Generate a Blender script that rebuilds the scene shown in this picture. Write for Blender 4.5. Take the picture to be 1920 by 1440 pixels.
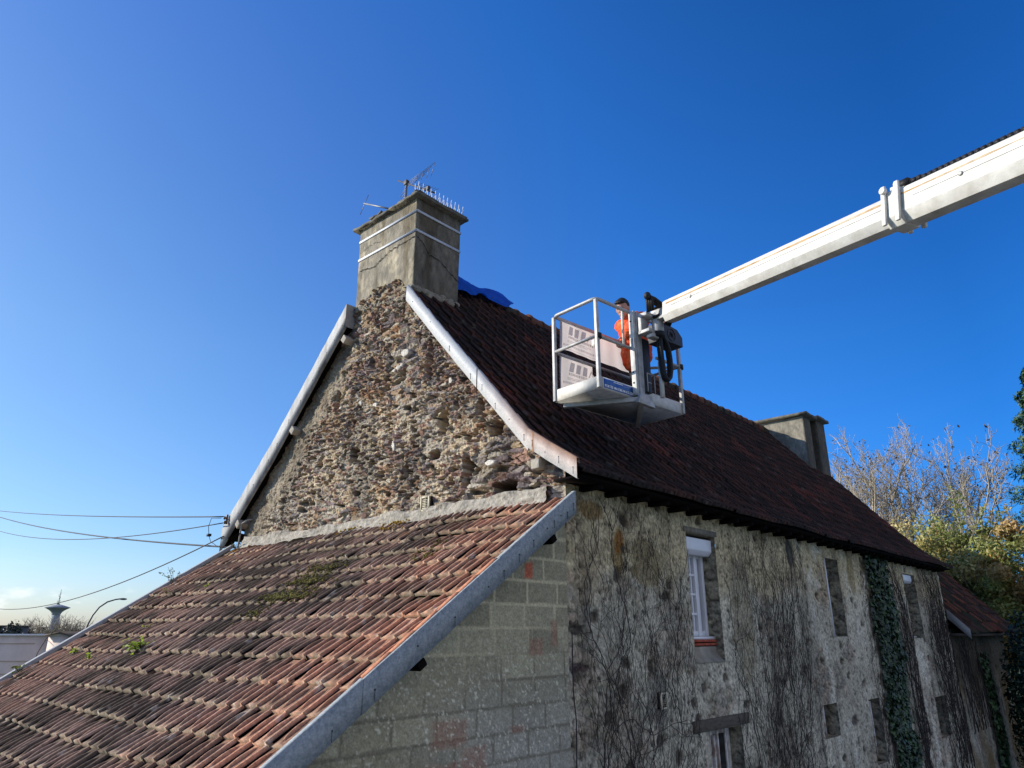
import bpy, math, random
import numpy as np
from math import sin, cos, tan, pi, radians, sqrt, atan2, degrees

# ------------------------------------------------------------------ scene, camera, sky, sun
for o in list(bpy.data.objects):
    bpy.data.objects.remove(o)
SC = bpy.context.scene
COL = SC.collection
Z0 = 4.2                      # eye height; all coordinates below are given relative to it

cam = bpy.data.cameras.new('camera')
cam.sensor_width = 36.0
cam.lens = 1331.0 / 1920.0 * 36.0
cam.clip_start = 0.05
cam.clip_end = 6000
camo = bpy.data.objects.new('camera', cam)
COL.objects.link(camo)
camo.location = (0, 0, Z0)
HEAD, PITCH = radians(42.3), math.atan(465 / 1331.0)
camo.rotation_euler = (pi / 2 + PITCH, 0, HEAD - pi / 2)
SC.camera = camo

SKY_SAT, BACK_FILL = 1.2, 0.36
SKY_T0, SKY_T1, SKY_T2, SKY_T3 = (0.80, 0.82, 1.2), (0.72, 0.75, 1.0), (0.9, 0.86, 1.0), (0.9, 0.86, 1.0)
SUN_H, SUN_E = radians(130), radians(23.5)
W = bpy.data.worlds.new('World')
SC.world = W
W.use_nodes = True
wn, wl = W.node_tree.nodes, W.node_tree.links
for n in list(wn):
    wn.remove(n)
wout = wn.new('ShaderNodeOutputWorld')
wbg = wn.new('ShaderNodeBackground')
sky = wn.new('ShaderNodeTexSky')
sky.sky_type = 'NISHITA'
sky.sun_disc = False
sky.sun_elevation = SUN_E
sky.sun_rotation = pi / 2 - SUN_H
sky.altitude = 50
sky.air_density = 1.0
sky.dust_density = 0.9
sky.ozone_density = 3.2
wbg.inputs['Strength'].default_value = 0.15
# a few low clouds: real sky at infinity, placed by view direction
geo = wn.new('ShaderNodeTexCoord')
sep = wn.new('ShaderNodeSeparateXYZ')
wl.new(geo.outputs['Generated'], sep.inputs[0])
nz = wn.new('ShaderNodeTexNoise')
nz.inputs['Scale'].default_value = 9.0
nz.inputs['Detail'].default_value = 7
nz.inputs['Roughness'].default_value = 0.55
mp = wn.new('ShaderNodeMapping')
mp.inputs['Scale'].default_value = (1, 1, 2.6)
mp.inputs['Location'].default_value = (0.37, 0.1, 0.2)
wl.new(geo.outputs['Generated'], mp.inputs['Vector'])
wl.new(mp.outputs['Vector'], nz.inputs['Vector'])
def wmath(op, a, b=None, clamp=False):
    m = wn.new('ShaderNodeMath')
    m.operation = op
    m.use_clamp = clamp
    for i, v in enumerate((a, b)):
        if v is None:
            continue
        if isinstance(v, (int, float)):
            m.inputs[i].default_value = v
        else:
            wl.new(v, m.inputs[i])
    return m.outputs[0]
def wrange(v, a, b, c, d):
    m = wn.new('ShaderNodeMapRange')
    m.interpolation_type = 'SMOOTHSTEP'
    wl.new(v, m.inputs[0])
    for i, x in enumerate((a, b, c, d)):
        m.inputs[i + 1].default_value = x
    return m.outputs[0]
band = wmath('MULTIPLY', wrange(sep.outputs['Z'], -0.02, 0.01, 0, 1), wrange(sep.outputs['Z'], 0.015, 0.14, 1, 0))
cl = wmath('ADD', nz.outputs['Fac'], wmath('MULTIPLY', band, 0.20))
cl = wmath('MULTIPLY', wrange(cl, 0.80, 0.92, 0, 0.6), band)
cl = wmath('MULTIPLY', cl, wrange(sep.outputs['Y'], 0.5, 0.85, 0, 1))
# unseen broken cloud added behind the camera as fill for the shaded walls
nb = wn.new('ShaderNodeTexNoise')
nb.inputs['Scale'].default_value = 2.6
nb.inputs['Detail'].default_value = 6
wl.new(geo.outputs['Generated'], nb.inputs['Vector'])
back = wmath('MULTIPLY', wrange(sep.outputs['Y'], -0.18, -0.5, 0, 1), wrange(nb.outputs['Fac'], 0.36, 0.56, 0.25, 1))
back = wmath('MULTIPLY', back, wrange(sep.outputs['Z'], 0.0, 0.08, 0, 1))
back = wmath('MULTIPLY', back, BACK_FILL)
hsv = wn.new('ShaderNodeHueSaturation')
hsv.inputs['Saturation'].default_value = SKY_SAT
wl.new(sky.outputs[0], hsv.inputs['Color'])
ramp = wn.new('ShaderNodeValToRGB')              # paler, dimmer air close to the horizon
els = ramp.color_ramp.elements
els[0].position = 0.0; els[0].color = (*SKY_T0, 1)
els[1].position = 1.0; els[1].color = (*SKY_T3, 1)
e = els.new(0.10); e.color = (*SKY_T1, 1)
e = els.new(0.35); e.color = (*SKY_T2, 1)
wl.new(sep.outputs['Z'], ramp.inputs[0])
tint = wn.new('ShaderNodeMix'); tint.data_type = 'RGBA'; tint.blend_type = 'MULTIPLY'; tint.inputs[0].default_value = 1
wl.new(hsv.outputs[0], tint.inputs[6]); wl.new(ramp.outputs[0], tint.inputs[7])
ramp2 = wn.new('ShaderNodeValToRGB')             # the sky is deepest blue well away from the sun
els = ramp2.color_ramp.elements
els[0].position = 0.0; els[0].color = (0.19, 0.66, 0.98, 1)
els[1].position = 0.93; els[1].color = (1.0, 1.08, 1.0, 1)
for p_, c_ in ((0.12, (0.19, 0.66, 0.98)), (0.46, (0.42, 0.98, 1.33)), (0.7, (0.80, 1.02, 1.2))):
    e = els.new(p_); e.color = (*c_, 1)
wl.new(sep.outputs['Y'], ramp2.inputs[0])
tint2 = wn.new('ShaderNodeMix'); tint2.data_type = 'RGBA'; tint2.blend_type = 'MULTIPLY'; tint2.inputs[0].default_value = 1
wl.new(tint.outputs[2], tint2.inputs[6]); wl.new(ramp2.outputs[0], tint2.inputs[7])
mixc = wn.new('ShaderNodeMix')
mixc.data_type = 'RGBA'
wl.new(cl, mixc.inputs[0])
wl.new(tint2.outputs[2], mixc.inputs[6])
mixc.inputs[7].default_value = (6.6, 6.7, 6.8, 1)
mixd = wn.new('ShaderNodeMix')
mixd.data_type = 'RGBA'
wl.new(back, mixd.inputs[0])
wl.new(mixc.outputs[2], mixd.inputs[6])
mixd.inputs[7].default_value = (9.0, 7.9, 6.1, 1)
wl.new(mixd.outputs[2], wbg.inputs[0])
wl.new(wbg.outputs[0], wout.inputs[0])

sl = bpy.data.lights.new('sun', 'SUN')
sl.energy = 4.9
sl.angle = radians(0.53)
sl.color = (1.0, 0.93, 0.82)
suno = bpy.data.objects.new('sun', sl)
COL.objects.link(suno)
suno.location = (-20, 30, 40)
suno.rotation_euler = (pi / 2 - SUN_E, 0, SUN_H + pi / 2)

vs = SC.view_settings
vs.view_transform = 'Standard'
vs.look = 'None'
vs.exposure = 0.3
vs.gamma = 1
vs.use_curve_mapping = False

# ------------------------------------------------------------------ numeric noise
def _h(ix, iy, seed):
    x = (ix.astype(np.int64) * 374761393 + iy.astype(np.int64) * 668265263 + seed * 1442695041) & 0xffffffff
    x = ((x ^ (x >> 13)) * 1274126177) & 0xffffffff
    x = ((x ^ (x >> 16)) * 2246822519) & 0xffffffff
    x = x ^ (x >> 15)
    return (x & 0xffffff) / float(0x1000000)
def vnoise(x, y, seed=0):
    x = np.asarray(x, float); y = np.asarray(y, float)
    ix = np.floor(x); iy = np.floor(y)
    fx = x - ix; fy = y - iy
    fx = fx * fx * (3 - 2 * fx); fy = fy * fy * (3 - 2 * fy)
    a = _h(ix, iy, seed); b = _h(ix + 1, iy, seed); c = _h(ix, iy + 1, seed); d = _h(ix + 1, iy + 1, seed)
    return (a * (1 - fx) + b * fx) * (1 - fy) + (c * (1 - fx) + d * fx) * fy
def fbm(x, y, seed=0, octv=4, rough=0.5):
    s = 0; a = 1; t = 0
    for k in range(octv):
        s = s + a * vnoise(np.asarray(x) * 2 ** k + 17.3 * k, np.asarray(y) * 2 ** k - 9.1 * k, seed + k * 7)
        t += a; a *= rough
    return s / t
def worley(u, v, seed=0, jit=0.85, pn=2.0):
    """distance to nearest and second cell point, id of the nearest cell and offset from it"""
    u = np.asarray(u, float); v = np.asarray(v, float)
    iu = np.floor(u); iv = np.floor(v)
    d1 = np.full(u.shape, 9.0); d2 = np.full(u.shape, 9.0)
    ci = np.zeros(u.shape); cj = np.zeros(u.shape); du = np.zeros(u.shape); dv = np.zeros(u.shape)
    for a in (-1, 0, 1):
        for b in (-1, 0, 1):
            gi = iu + a; gj = iv + b
            px = gi + 0.5 + jit * (_h(gi, gj, seed) - 0.5)
            py = gj + 0.5 + jit * (_h(gi, gj, seed + 31) - 0.5)
            ex = u - px; ey = v - py
            d = np.sqrt(ex * ex + ey * ey) if pn == 2.0 else (np.abs(ex) ** pn + np.abs(ey) ** pn) ** (1 / pn)
            m = d < d1
            d2 = np.where(m, d1, np.minimum(d2, d))
            d1 = np.where(m, d, d1)
            ci = np.where(m, gi, ci); cj = np.where(m, gj, cj)
            du = np.where(m, ex, du); dv = np.where(m, ey, dv)
    return d1, d2, ci, cj, du, dv
def sstep(a, b, x):
    t = np.clip((np.asarray(x) - a) / (b - a), 0, 1)
    return t * t * (3 - 2 * t)
def mixv(a, b, t):
    return a * (1 - t[..., None]) + b * t[..., None]
def V3(*a):
    return np.array(a, float)
def unit(v):
    v = np.asarray(v, float)
    return v / (np.linalg.norm(v) + 1e-12)

# ------------------------------------------------------------------ mesh building
WL = {}
class MB:
    def __init__(self):
        self.V = []; self.Q = []; self.C = []; self.n = 0; self.anycol = False
    def add(self, V, F, col=None, mi=0):
        V = np.asarray(V, float).reshape(-1, 3)
        if isinstance(F, np.ndarray):
            self.Q.append((F + self.n, mi))
        else:
            by = {}
            for f in F:
                by.setdefault(len(f), []).append(f)
            for k, fs in by.items():
                self.Q.append((np.array(fs, int) + self.n, mi))
        self.V.append(V)
        if col is None:
            c = np.ones((len(V), 3))
        else:
            self.anycol = True
            c = np.asarray(col, float)
            if c.ndim == 1:
                c = np.tile(c, (len(V), 1))
        self.C.append(c)
        self.n += len(V)
        return self
    def box(self, c, s, R=None, col=None, mi=0):
        c = np.asarray(c, float); h = np.asarray(s, float) / 2
        v = np.array([(x, y, z) for x in (-1, 1) for y in (-1, 1) for z in (-1, 1)], float) * h
        if R is not None:
            v = v @ np.asarray(R, float)        # rows of R are the box axes
        F = [(0, 1, 3, 2), (4, 6, 7, 5), (0, 4, 5, 1), (2, 3, 7, 6), (0, 2, 6, 4), (1, 5, 7, 3)]
        return self.add(v + c, F, col, mi)
    def box2(self, a, b, col=None, mi=0):
        a = np.minimum(a, b) * 1.0; b2 = np.maximum(a, b) * 1.0
        return self.box((np.asarray(a) + b2) / 2, b2 - np.asarray(a), None, col, mi)
    def beam(self, p, q, w, h, up=(0, 0, 1), col=None, mi=0):
        p = np.asarray(p, float); q = np.asarray(q, float)
        x = unit(q - p); y = unit(np.cross(up, x)); z = np.cross(x, y)
        return self.box((p + q) / 2, (np.linalg.norm(q - p), w, h), np.array([x, y, z]), col, mi)
    def tube(self, P, r, sides=8, cap=True, col=None, mi=0):
        P = np.asarray(P, float); n = len(P)
        r = np.full(n, r, float) if np.isscalar(r) else np.asarray(r, float)
        T = np.zeros_like(P)
        T[1:-1] = P[2:] - P[:-2]; T[0] = P[1] - P[0]; T[-1] = P[-1] - P[-2]
        T /= (np.linalg.norm(T, axis=1)[:, None] + 1e-12)
        a = np.array((0, 0, 1.0)) if abs(T[0][2]) < 0.9 else np.array((1.0, 0, 0))
        N = unit(np.cross(T[0], a)); ang = np.arange(sides) * 2 * pi / sides
        V = np.zeros((n, sides, 3))
        for i in range(n):
            N = unit(N - T[i] * (N @ T[i])); B = np.cross(T[i], N)
            V[i] = P[i] + r[i] * (np.cos(ang)[:, None] * N + np.sin(ang)[:, None] * B)
        F = []
        for i in range(n - 1):
            for j in range(sides):
                k = (j + 1) % sides
                F.append((i * sides + j, i * sides + k, (i + 1) * sides + k, (i + 1) * sides + j))
        if cap:
            F.append(tuple(range(sides - 1, -1, -1)))
            F.append(tuple(range((n - 1) * sides, n * sides)))
        return self.add(V.reshape(-1, 3), F, col, mi)
    def lathe(self, prof, n=24, c=(0, 0, 0), R=None, col=None, mi=0):
        prof = np.asarray(prof, float); ang = np.arange(n) * 2 * pi / n
        V = np.zeros((len(prof), n, 3))
        V[:, :, 0] = prof[:, 0:1] * np.cos(ang); V[:, :, 1] = prof[:, 0:1] * np.sin(ang); V[:, :, 2] = prof[:, 1:2]
        V = V.reshape(-1, 3)
        if R is not None:
            V = V @ np.asarray(R, float)
        F = []
        for i in range(len(prof) - 1):
            for j in range(n):
                k = (j + 1) % n
                F.append((i * n + j, i * n + k, (i + 1) * n + k, (i + 1) * n + j))
        F.append(tuple(range(n - 1, -1, -1)))
        F.append(tuple(range((len(prof) - 1) * n, len(prof) * n)))
        return self.add(V + np.asarray(c, float), F, col, mi)
    def prism(self, poly, o, ex, ey, ez, col=None, mi=0):
        """polygon in the (ex,ey) plane at o, extruded by the vector ez"""
        o = np.asarray(o, float); ex = np.asarray(ex, float); ey = np.asarray(ey, float); ez = np.asarray(ez, float)
        b = np.array([o + p[0] * ex + p[1] * ey for p in poly]); n = len(poly)
        F = [tuple(range(n - 1, -1, -1)), tuple(range(n, 2 * n))]
        for i in range(n):
            k = (i + 1) % n
            F.append((i, k, n + k, n + i))
        return self.add(np.vstack([b, b + ez]), F, col, mi)
    def ball(self, c, r, nu=12, nv=8, R=None, col=None, mi=0, fn=None):
        r = np.asarray((r, r, r) if np.isscalar(r) else r, float)
        V = [(0, 0, -1)]
        for j in range(1, nv):
            t = -pi / 2 + pi * j / nv
            for i in range(nu):
                a = 2 * pi * i / nu
                V.append((cos(t) * cos(a), cos(t) * sin(a), sin(t)))
        V.append((0, 0, 1)); V = np.array(V, float)
        V = fn(V) if fn else V
        V = V * r
        if R is not None:
            V = V @ np.asarray(R, float)
        F = []
        for i in range(nu):
            F.append((0, 1 + (i + 1) % nu, 1 + i))
            for j in range(nv - 2):
                a = 1 + j * nu
                F.append((a + i, a + (i + 1) % nu, a + nu + (i + 1) % nu, a + nu + i))
            a = 1 + (nv - 2) * nu
            F.append((a + i, a + (i + 1) % nu, len(V) - 1))
        return self.add(V + np.asarray(c, float), F, col, mi)
    def grid(self, P, keep=None, col=None, mi=0, flip=False):
        """P (a,b,3) surface, keep (a-1,b-1) mask of the cells to keep"""
        a, b = P.shape[:2]
        idx = np.arange(a * b).reshape(a, b)
        q = np.stack([idx[:-1, :-1], idx[1:, :-1], idx[1:, 1:], idx[:-1, 1:]], -1)
        q = q[keep] if keep is not None else q.reshape(-1, 4)
        if flip:
            q = q[:, ::-1]
        used = np.zeros(a * b, bool); used[q.ravel()] = True
        m = np.cumsum(used) - 1
        c = None if col is None else np.asarray(col).reshape(-1, 3)[used]
        return self.add(P.reshape(-1, 3)[used], m[q], c, mi)
    def build(self, name, mat, parent=None, loc=None, smooth=False, bevel=0):
        V = np.vstack(self.V); C = np.vstack(self.C)
        if parent is not None:
            loc = WL[parent.name]
        elif loc is None:
            mn, mx = V.min(0), V.max(0)
            loc = V3((mn[0] + mx[0]) / 2, (mn[1] + mx[1]) / 2, mn[2])
        loc = np.asarray(loc, float)
        me = bpy.data.meshes.new(name)
        lens = []; idx = []; mis = []
        for q, mi in self.Q:
            lens.append(np.full(len(q), q.shape[1])); idx.append(q.ravel()); mis.append(np.full(len(q), mi))
        lens = np.concatenate(lens); idx = np.concatenate(idx); mis = np.concatenate(mis)
        me.vertices.add(len(V)); me.vertices.foreach_set('co', (V - loc).ravel())
        me.loops.add(len(idx)); me.loops.foreach_set('vertex_index', idx.astype(np.int32))
        st = np.concatenate([[0], np.cumsum(lens)[:-1]])
        me.polygons.add(len(lens))
        me.polygons.foreach_set('loop_start', st.astype(np.int32))
        me.polygons.foreach_set('material_index', mis.astype(np.int32))
        if smooth:
            me.polygons.foreach_set('use_smooth', np.ones(len(lens), bool))
        me.update(calc_edges=True)
        me.validate()
        if True:
            at = me.color_attributes.new('Col', 'FLOAT_COLOR', 'POINT')
            at.data.foreach_set('color', np.hstack([C, np.ones((len(C), 1))]).astype(np.float32).ravel())
        for m in (mat if isinstance(mat, (list, tuple)) else [mat]):
            me.materials.append(m)
        o = bpy.data.objects.new(name, me)
        COL.objects.link(o)
        if parent is not None:
            o.parent = parent
        else:
            o.location = (loc[0], loc[1], loc[2] + Z0)
        WL[o.name] = loc
        if bevel:
            b = o.modifiers.new('bevel', 'BEVEL'); b.width = bevel; b.segments = 2; b.limit_method = 'ANGLE'
        return o
def thing(name, label, cat, loc, group=None):
    o = bpy.data.objects.new(name, None)
    o.empty_display_size = 0.2
    COL.objects.link(o)
    o.location = (loc[0], loc[1], loc[2] + Z0)
    WL[o.name] = np.asarray(loc, float)
    return tag(o, label, cat, group)
def tag(o, label=None, cat=None, group=None, kind=None):
    for k, v in (('label', label), ('category', cat), ('group', group), ('kind', kind)):
        if v:
            o[k] = v
    return o
def text_mesh(body, size):
    cu = bpy.data.curves.new('lettering', 'FONT')
    cu.body = body; cu.size = size; cu.align_x = 'CENTER'; cu.align_y = 'CENTER'; cu.offset = size * 0.02
    cu.resolution_u = 2
    t = bpy.data.objects.new('lettering', cu); COL.objects.link(t)
    dg = bpy.context.evaluated_depsgraph_get()
    me = t.evaluated_get(dg).to_mesh()
    V = np.array([v.co[:] for v in me.vertices]); F = [tuple(p.vertices) for p in me.polygons]
    t.evaluated_get(dg).to_mesh_clear()
    bpy.data.objects.remove(t); bpy.data.curves.remove(cu)
    return V, F

# ------------------------------------------------------------------ materials
def pmat(name, col, rough=0.8, metal=0.0, attr=False, var=0.25, scale=6.0, bump=0.15, bscale=60.0, spec=0.3, tint=None, tscale=2.0, tamt=0.5, stretch=(1, 1, 1)):
    """procedural surface: base colour (times the mesh's own colour attribute), broken up by two noises, plus fine bump"""
    m = bpy.data.materials.new(name); m.use_nodes = True
    nt = m.node_tree; N, L = nt.nodes, nt.links
    b = N['Principled BSDF']
    b.inputs['Roughness'].default_value = rough
    b.inputs['Metallic'].default_value = metal
    b.inputs['Specular IOR Level'].default_value = spec
    tc = N.new('ShaderNodeTexCoord'); mp = N.new('ShaderNodeMapping')
    mp.inputs['Scale'].default_value = stretch
    L.new(tc.outputs['Object'], mp.inputs['Vector'])
    n1 = N.new('ShaderNodeTexNoise'); n1.inputs['Scale'].default_value = scale; n1.inputs['Detail'].default_value = 6
    n1.inputs['Roughness'].default_value = 0.62
    L.new(mp.outputs[0], n1.inputs['Vector'])
    mr = N.new('ShaderNodeMapRange'); mr.inputs[1].default_value = 0.3; mr.inputs[2].default_value = 0.7
    mr.inputs[3].default_value = 1 - var; mr.inputs[4].default_value = 1 + var
    L.new(n1.outputs['Fac'], mr.inputs[0])
    base = N.new('ShaderNodeMix'); base.data_type = 'RGBA'; base.blend_type = 'MULTIPLY'; base.inputs[0].default_value = 1
    if tint is not None:
        n2 = N.new('ShaderNodeTexNoise'); n2.inputs['Scale'].default_value = tscale; n2.inputs['Detail'].default_value = 5
        L.new(mp.outputs[0], n2.inputs['Vector'])
        r2 = N.new('ShaderNodeMapRange'); r2.inputs[1].default_value = 0.42; r2.inputs[2].default_value = 0.66
        r2.inputs[3].default_value = 0; r2.inputs[4].default_value = tamt
        L.new(n2.outputs['Fac'], r2.inputs[0])
        mt = N.new('ShaderNodeMix'); mt.data_type = 'RGBA'
        mt.inputs[6].default_value = (*col, 1); mt.inputs[7].default_value = (*tint, 1)
        L.new(r2.outputs[0], mt.inputs[0]); L.new(mt.outputs[2], base.inputs[6])
    else:
        base.inputs[6].default_value = (*col, 1)
    L.new(mr.outputs[0], base.inputs[7])
    out = base.outputs[2]
    if attr:
        va = N.new('ShaderNodeVertexColor'); va.layer_name = 'Col'
        mm = N.new('ShaderNodeMix'); mm.data_type = 'RGBA'; mm.blend_type = 'MULTIPLY'; mm.inputs[0].default_value = 1
        L.new(out, mm.inputs[6]); L.new(va.outputs[0], mm.inputs[7]); out = mm.outputs[2]
    L.new(out, b.inputs['Base Color'])
    if bump:
        n3 = N.new('ShaderNodeTexNoise'); n3.inputs['Scale'].default_value = bscale; n3.inputs['Detail'].default_value = 4
        L.new(mp.outputs[0], n3.inputs['Vector'])
        bp = N.new('ShaderNodeBump'); bp.inputs['Strength'].default_value = bump; bp.inputs['Distance'].default_value = 0.02
        L.new(n3.outputs['Fac'], bp.inputs['Height']); L.new(bp.outputs[0], b.inputs['Normal'])
    return m
W1 = (1, 1, 1)
M = {}
M['rubble'] = pmat('rubble_stone', W1, 0.95, attr=True, var=0.35, scale=22, bump=0.55, bscale=45, spec=0.15)
M['plaster'] = pmat('old_render', (0.98, 0.95, 0.86), 0.95, attr=True, var=0.55, scale=26, bump=0.6, bscale=40, spec=0.12)
M['block'] = pmat('concrete_block', (1.95, 1.83, 1.5), 0.95, attr=True, var=0.32, scale=60, bump=0.4, bscale=90, spec=0.12)
M['tile'] = pmat('clay_tile', (1.0, 0.98, 0.90), 0.9, attr=True, var=0.35, scale=45, bump=0.25, bscale=50, spec=0.2)
M['cement'] = pmat('cement_fillet', (0.33, 0.30, 0.245), 0.95, var=0.4, scale=22, bump=0.7, bscale=40, tint=(0.19, 0.17, 0.13), tscale=7)
M['concrete'] = pmat('weathered_concrete', (0.27, 0.24, 0.18), 0.95, attr=True, var=0.35, scale=16, bump=0.5, bscale=50, tint=(0.18, 0.16, 0.12), tscale=5, tamt=0.8, stretch=(1, 1, 0.5))
M['concrete2'] = pmat('pale_concrete', (0.33, 0.3, 0.24), 0.95, var=0.35, scale=5, bump=0.3, bscale=50, tint=(0.18, 0.17, 0.14), tscale=3, tamt=0.8, stretch=(1, 1, 0.5))
M['slate'] = pmat('cap_slab', (0.12, 0.11, 0.085), 0.95, var=0.4, scale=8, bump=0.5, bscale=30, tint=(0.2, 0.19, 0.13), tscale=6)
M['zinc'] = pmat('galvanised_sheet', (0.30, 0.305, 0.30), 0.6, 0.0, attr=True, var=0.16, scale=70, bump=0.03, bscale=30, spec=0.3, tint=(0.22, 0.225, 0.22), tscale=45, tamt=0.8)
M['zincrust'] = pmat('rusty_sheet', (0.55, 0.555, 0.54), 0.6, 0.0, attr=True, var=0.14, scale=70, bump=0.03, bscale=30, spec=0.3, tint=(0.46, 0.475, 0.47), tscale=40, tamt=0.8)
M['zincblue'] = pmat('dull_zinc_sheet', (0.29, 0.315, 0.315), 0.65, 0.0, attr=True, var=0.25, scale=70, bump=0.04, bscale=40, spec=0.25, tint=(0.20, 0.23, 0.24), tscale=30, tamt=0.9)
M['strap'] = pmat('metal_strap', (0.50, 0.52, 0.54), 0.5, 0.0, var=0.12, scale=10, bump=0, spec=0.4)
M['dark'] = pmat('dark_gap', (0.012, 0.012, 0.012), 0.9, var=0.2, bump=0)
M['wood'] = pmat('old_timber', (0.10, 0.085, 0.065), 0.9, var=0.35, scale=10, bump=0.3, stretch=(1, 1, 4))
M['shadewood'] = pmat('shade_timber', (0.007, 0.006, 0.0055), 0.95, var=0.35, scale=10, bump=0.2, spec=0.05)  # near-black timber, colour stands in for deep shade under the roof edges
M['paleswood'] = pmat('bleached_timber', (0.34, 0.31, 0.25), 0.9, var=0.3, scale=10, bump=0.3)
M['white'] = pmat('white_pvc', (0.78, 0.79, 0.8), 0.4, var=0.04, bump=0, spec=0.4)
M['peel'] = pmat('peeling_white_paint', (0.62, 0.6, 0.55), 0.7, var=0.2, scale=20, bump=0.2, tint=(0.25, 0.12, 0.07), tscale=9, tamt=0.9)
M['glass'] = pmat('window_glass', (0.02, 0.023, 0.027), 0.12, var=0.1, bump=0, spec=0.22)
M['brick'] = pmat('red_brick', (0.38, 0.09, 0.05), 0.9, var=0.3, scale=20, bump=0.3)
M['vent'] = pmat('vent_plastic', (0.55, 0.5, 0.36), 0.7, var=0.15, scale=15, bump=0.05)
M['brownbits'] = pmat('brown_porcelain', (0.12, 0.08, 0.05), 0.4, var=0.3, bump=0)
M['cable'] = pmat('black_cable', (0.02, 0.02, 0.022), 0.6, var=0.2, bump=0)
M['conduit'] = pmat('grey_conduit', (0.3, 0.29, 0.27), 0.6, var=0.15, bump=0)
M['antenna'] = pmat('antenna_alloy', (0.2, 0.21, 0.23), 0.5, 0.4, var=0.2, bump=0)
M['antdark'] = pmat('antenna_dark', (0.05, 0.05, 0.055), 0.6, var=0.2, bump=0)
M['spike'] = pmat('spike_plastic', (0.8, 0.8, 0.78), 0.35, var=0.05, bump=0, spec=0.5)
M['tarp'] = pmat('blue_tarpaulin', (0.008, 0.10, 0.55), 0.55, var=0.3, scale=8, bump=0.25, bscale=18, spec=0.25)
M['boom'] = pmat('boom_paint', (0.62, 0.61, 0.56), 0.55, var=0.12, scale=14, bump=0.05, bscale=40, spec=0.3, tint=(0.40, 0.38, 0.32), tscale=6, tamt=0.55)
M['boomrust'] = pmat('grease_streak', (0.40, 0.22, 0.07), 0.7, var=0.4, scale=9, bump=0.0, tint=(0.55, 0.48, 0.36), tscale=4, tamt=0.8)
M['boomline'] = pmat('weld_line', (0.16, 0.16, 0.16), 0.7, var=0.3, bump=0)
M['steel'] = pmat('basket_steel', (0.40, 0.40, 0.39), 0.5, 0.1, var=0.2, scale=18, bump=0.04, spec=0.35, tint=(0.28, 0.27, 0.25), tscale=12, tamt=0.6)
M['kick'] = pmat('kick_plate', (0.62, 0.6, 0.53), 0.6, var=0.12, scale=14, bump=0.05, tint=(0.52, 0.48, 0.40), tscale=22, tamt=0.5)
M['black'] = pmat('black_plastic', (0.022, 0.026, 0.034), 0.5, var=0.2, bump=0.05)
M['rubber'] = pmat('black_rubber', (0.012, 0.012, 0.013), 0.6, var=0.3, bump=0.1)
M['signblue'] = pmat('sign_blue', (0.02, 0.10, 0.36), 0.5, var=0.1, bump=0)
M['signwhite'] = pmat('sign_white', (0.8, 0.82, 0.84), 0.5, var=0.05, bump=0)
M['signpale'] = pmat('sign_pale_blue', (0.12, 0.27, 0.55), 0.5, var=0.05, bump=0)
M['skin'] = pmat('skin', (0.45, 0.25, 0.18), 0.55, var=0.08, scale=30, bump=0)
M['hair'] = pmat('dark_hair', (0.015, 0.012, 0.01), 0.6, var=0.3, scale=60, bump=0.3, bscale=120)
M['orange'] = pmat('orange_jacket', (0.72, 0.07, 0.015), 0.75, var=0.3, scale=14, bump=0.8, bscale=16, tint=(0.85, 0.18, 0.05), tscale=8, tamt=0.8)
M['trousers'] = pmat('dark_trousers', (0.014, 0.015, 0.02), 0.85, var=0.3, bump=0.4, bscale=20)
M['reflect'] = pmat('reflective_tape', (0.75, 0.55, 0.4), 0.4, var=0.1, bump=0)
M['bark'] = pmat('grey_bark', (0.36, 0.31, 0.235), 0.95, var=0.3, scale=6, bump=0.4)
M['twig'] = pmat('creeper_stem', (0.05, 0.04, 0.033), 0.9, var=0.35, scale=12, bump=0.1)
M['leaf'] = pmat('leaf', W1, 0.45, attr=True, var=0.2, scale=3, bump=0, spec=0.45)
M['ivy'] = pmat('ivy_leaf', W1, 0.5, attr=True, var=0.3, scale=4, bump=0, spec=0.35)
M['moss'] = pmat('moss', W1, 1.0, attr=True, var=0.4, scale=40, bump=0.5, bscale=80)
M['grass'] = pmat('ground_grass', (0.06, 0.08, 0.03), 1.0, var=0.4, scale=0.8, bump=0.4, bscale=20, tint=(0.12, 0.1, 0.06), tscale=0.3)
M['gravel'] = pmat('yard_gravel', (0.24, 0.22, 0.19), 1.0, var=0.3, scale=15, bump=0.5, bscale=60)
M['render'] = pmat('pale_render', (0.74, 0.62, 0.52), 0.9, var=0.1, scale=2, bump=0.05, tint=(0.66, 0.54, 0.46), tscale=0.8, tamt=0.7)
M['roofsheet'] = pmat('brown_roof_sheet', (0.13, 0.1, 0.075), 0.9, var=0.25, scale=2, bump=0.1)
M['towerc'] = pmat('tower_concrete', (0.26, 0.29, 0.31), 0.9, var=0.12, scale=0.3, bump=0.0, tint=(0.33, 0.36, 0.37), tscale=0.15)
M['lamp'] = pmat('lamp_pole', (0.11, 0.12, 0.13), 0.5, 0.3, var=0.1, bump=0)
M['banner'] = pmat('banner_vinyl', (0.70, 0.64, 0.62), 0.55, var=0.05, scale=3, bump=0.08, bscale=12, spec=0.3)
M['bannergrey'] = pmat('banner_grey_print', (0.53, 0.53, 0.57), 0.55, var=0.06, scale=3, bump=0)
M['bannerpale'] = pmat('banner_pale_print', (0.60, 0.56, 0.55), 0.55, var=0.06, scale=3, bump=0)
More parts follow.
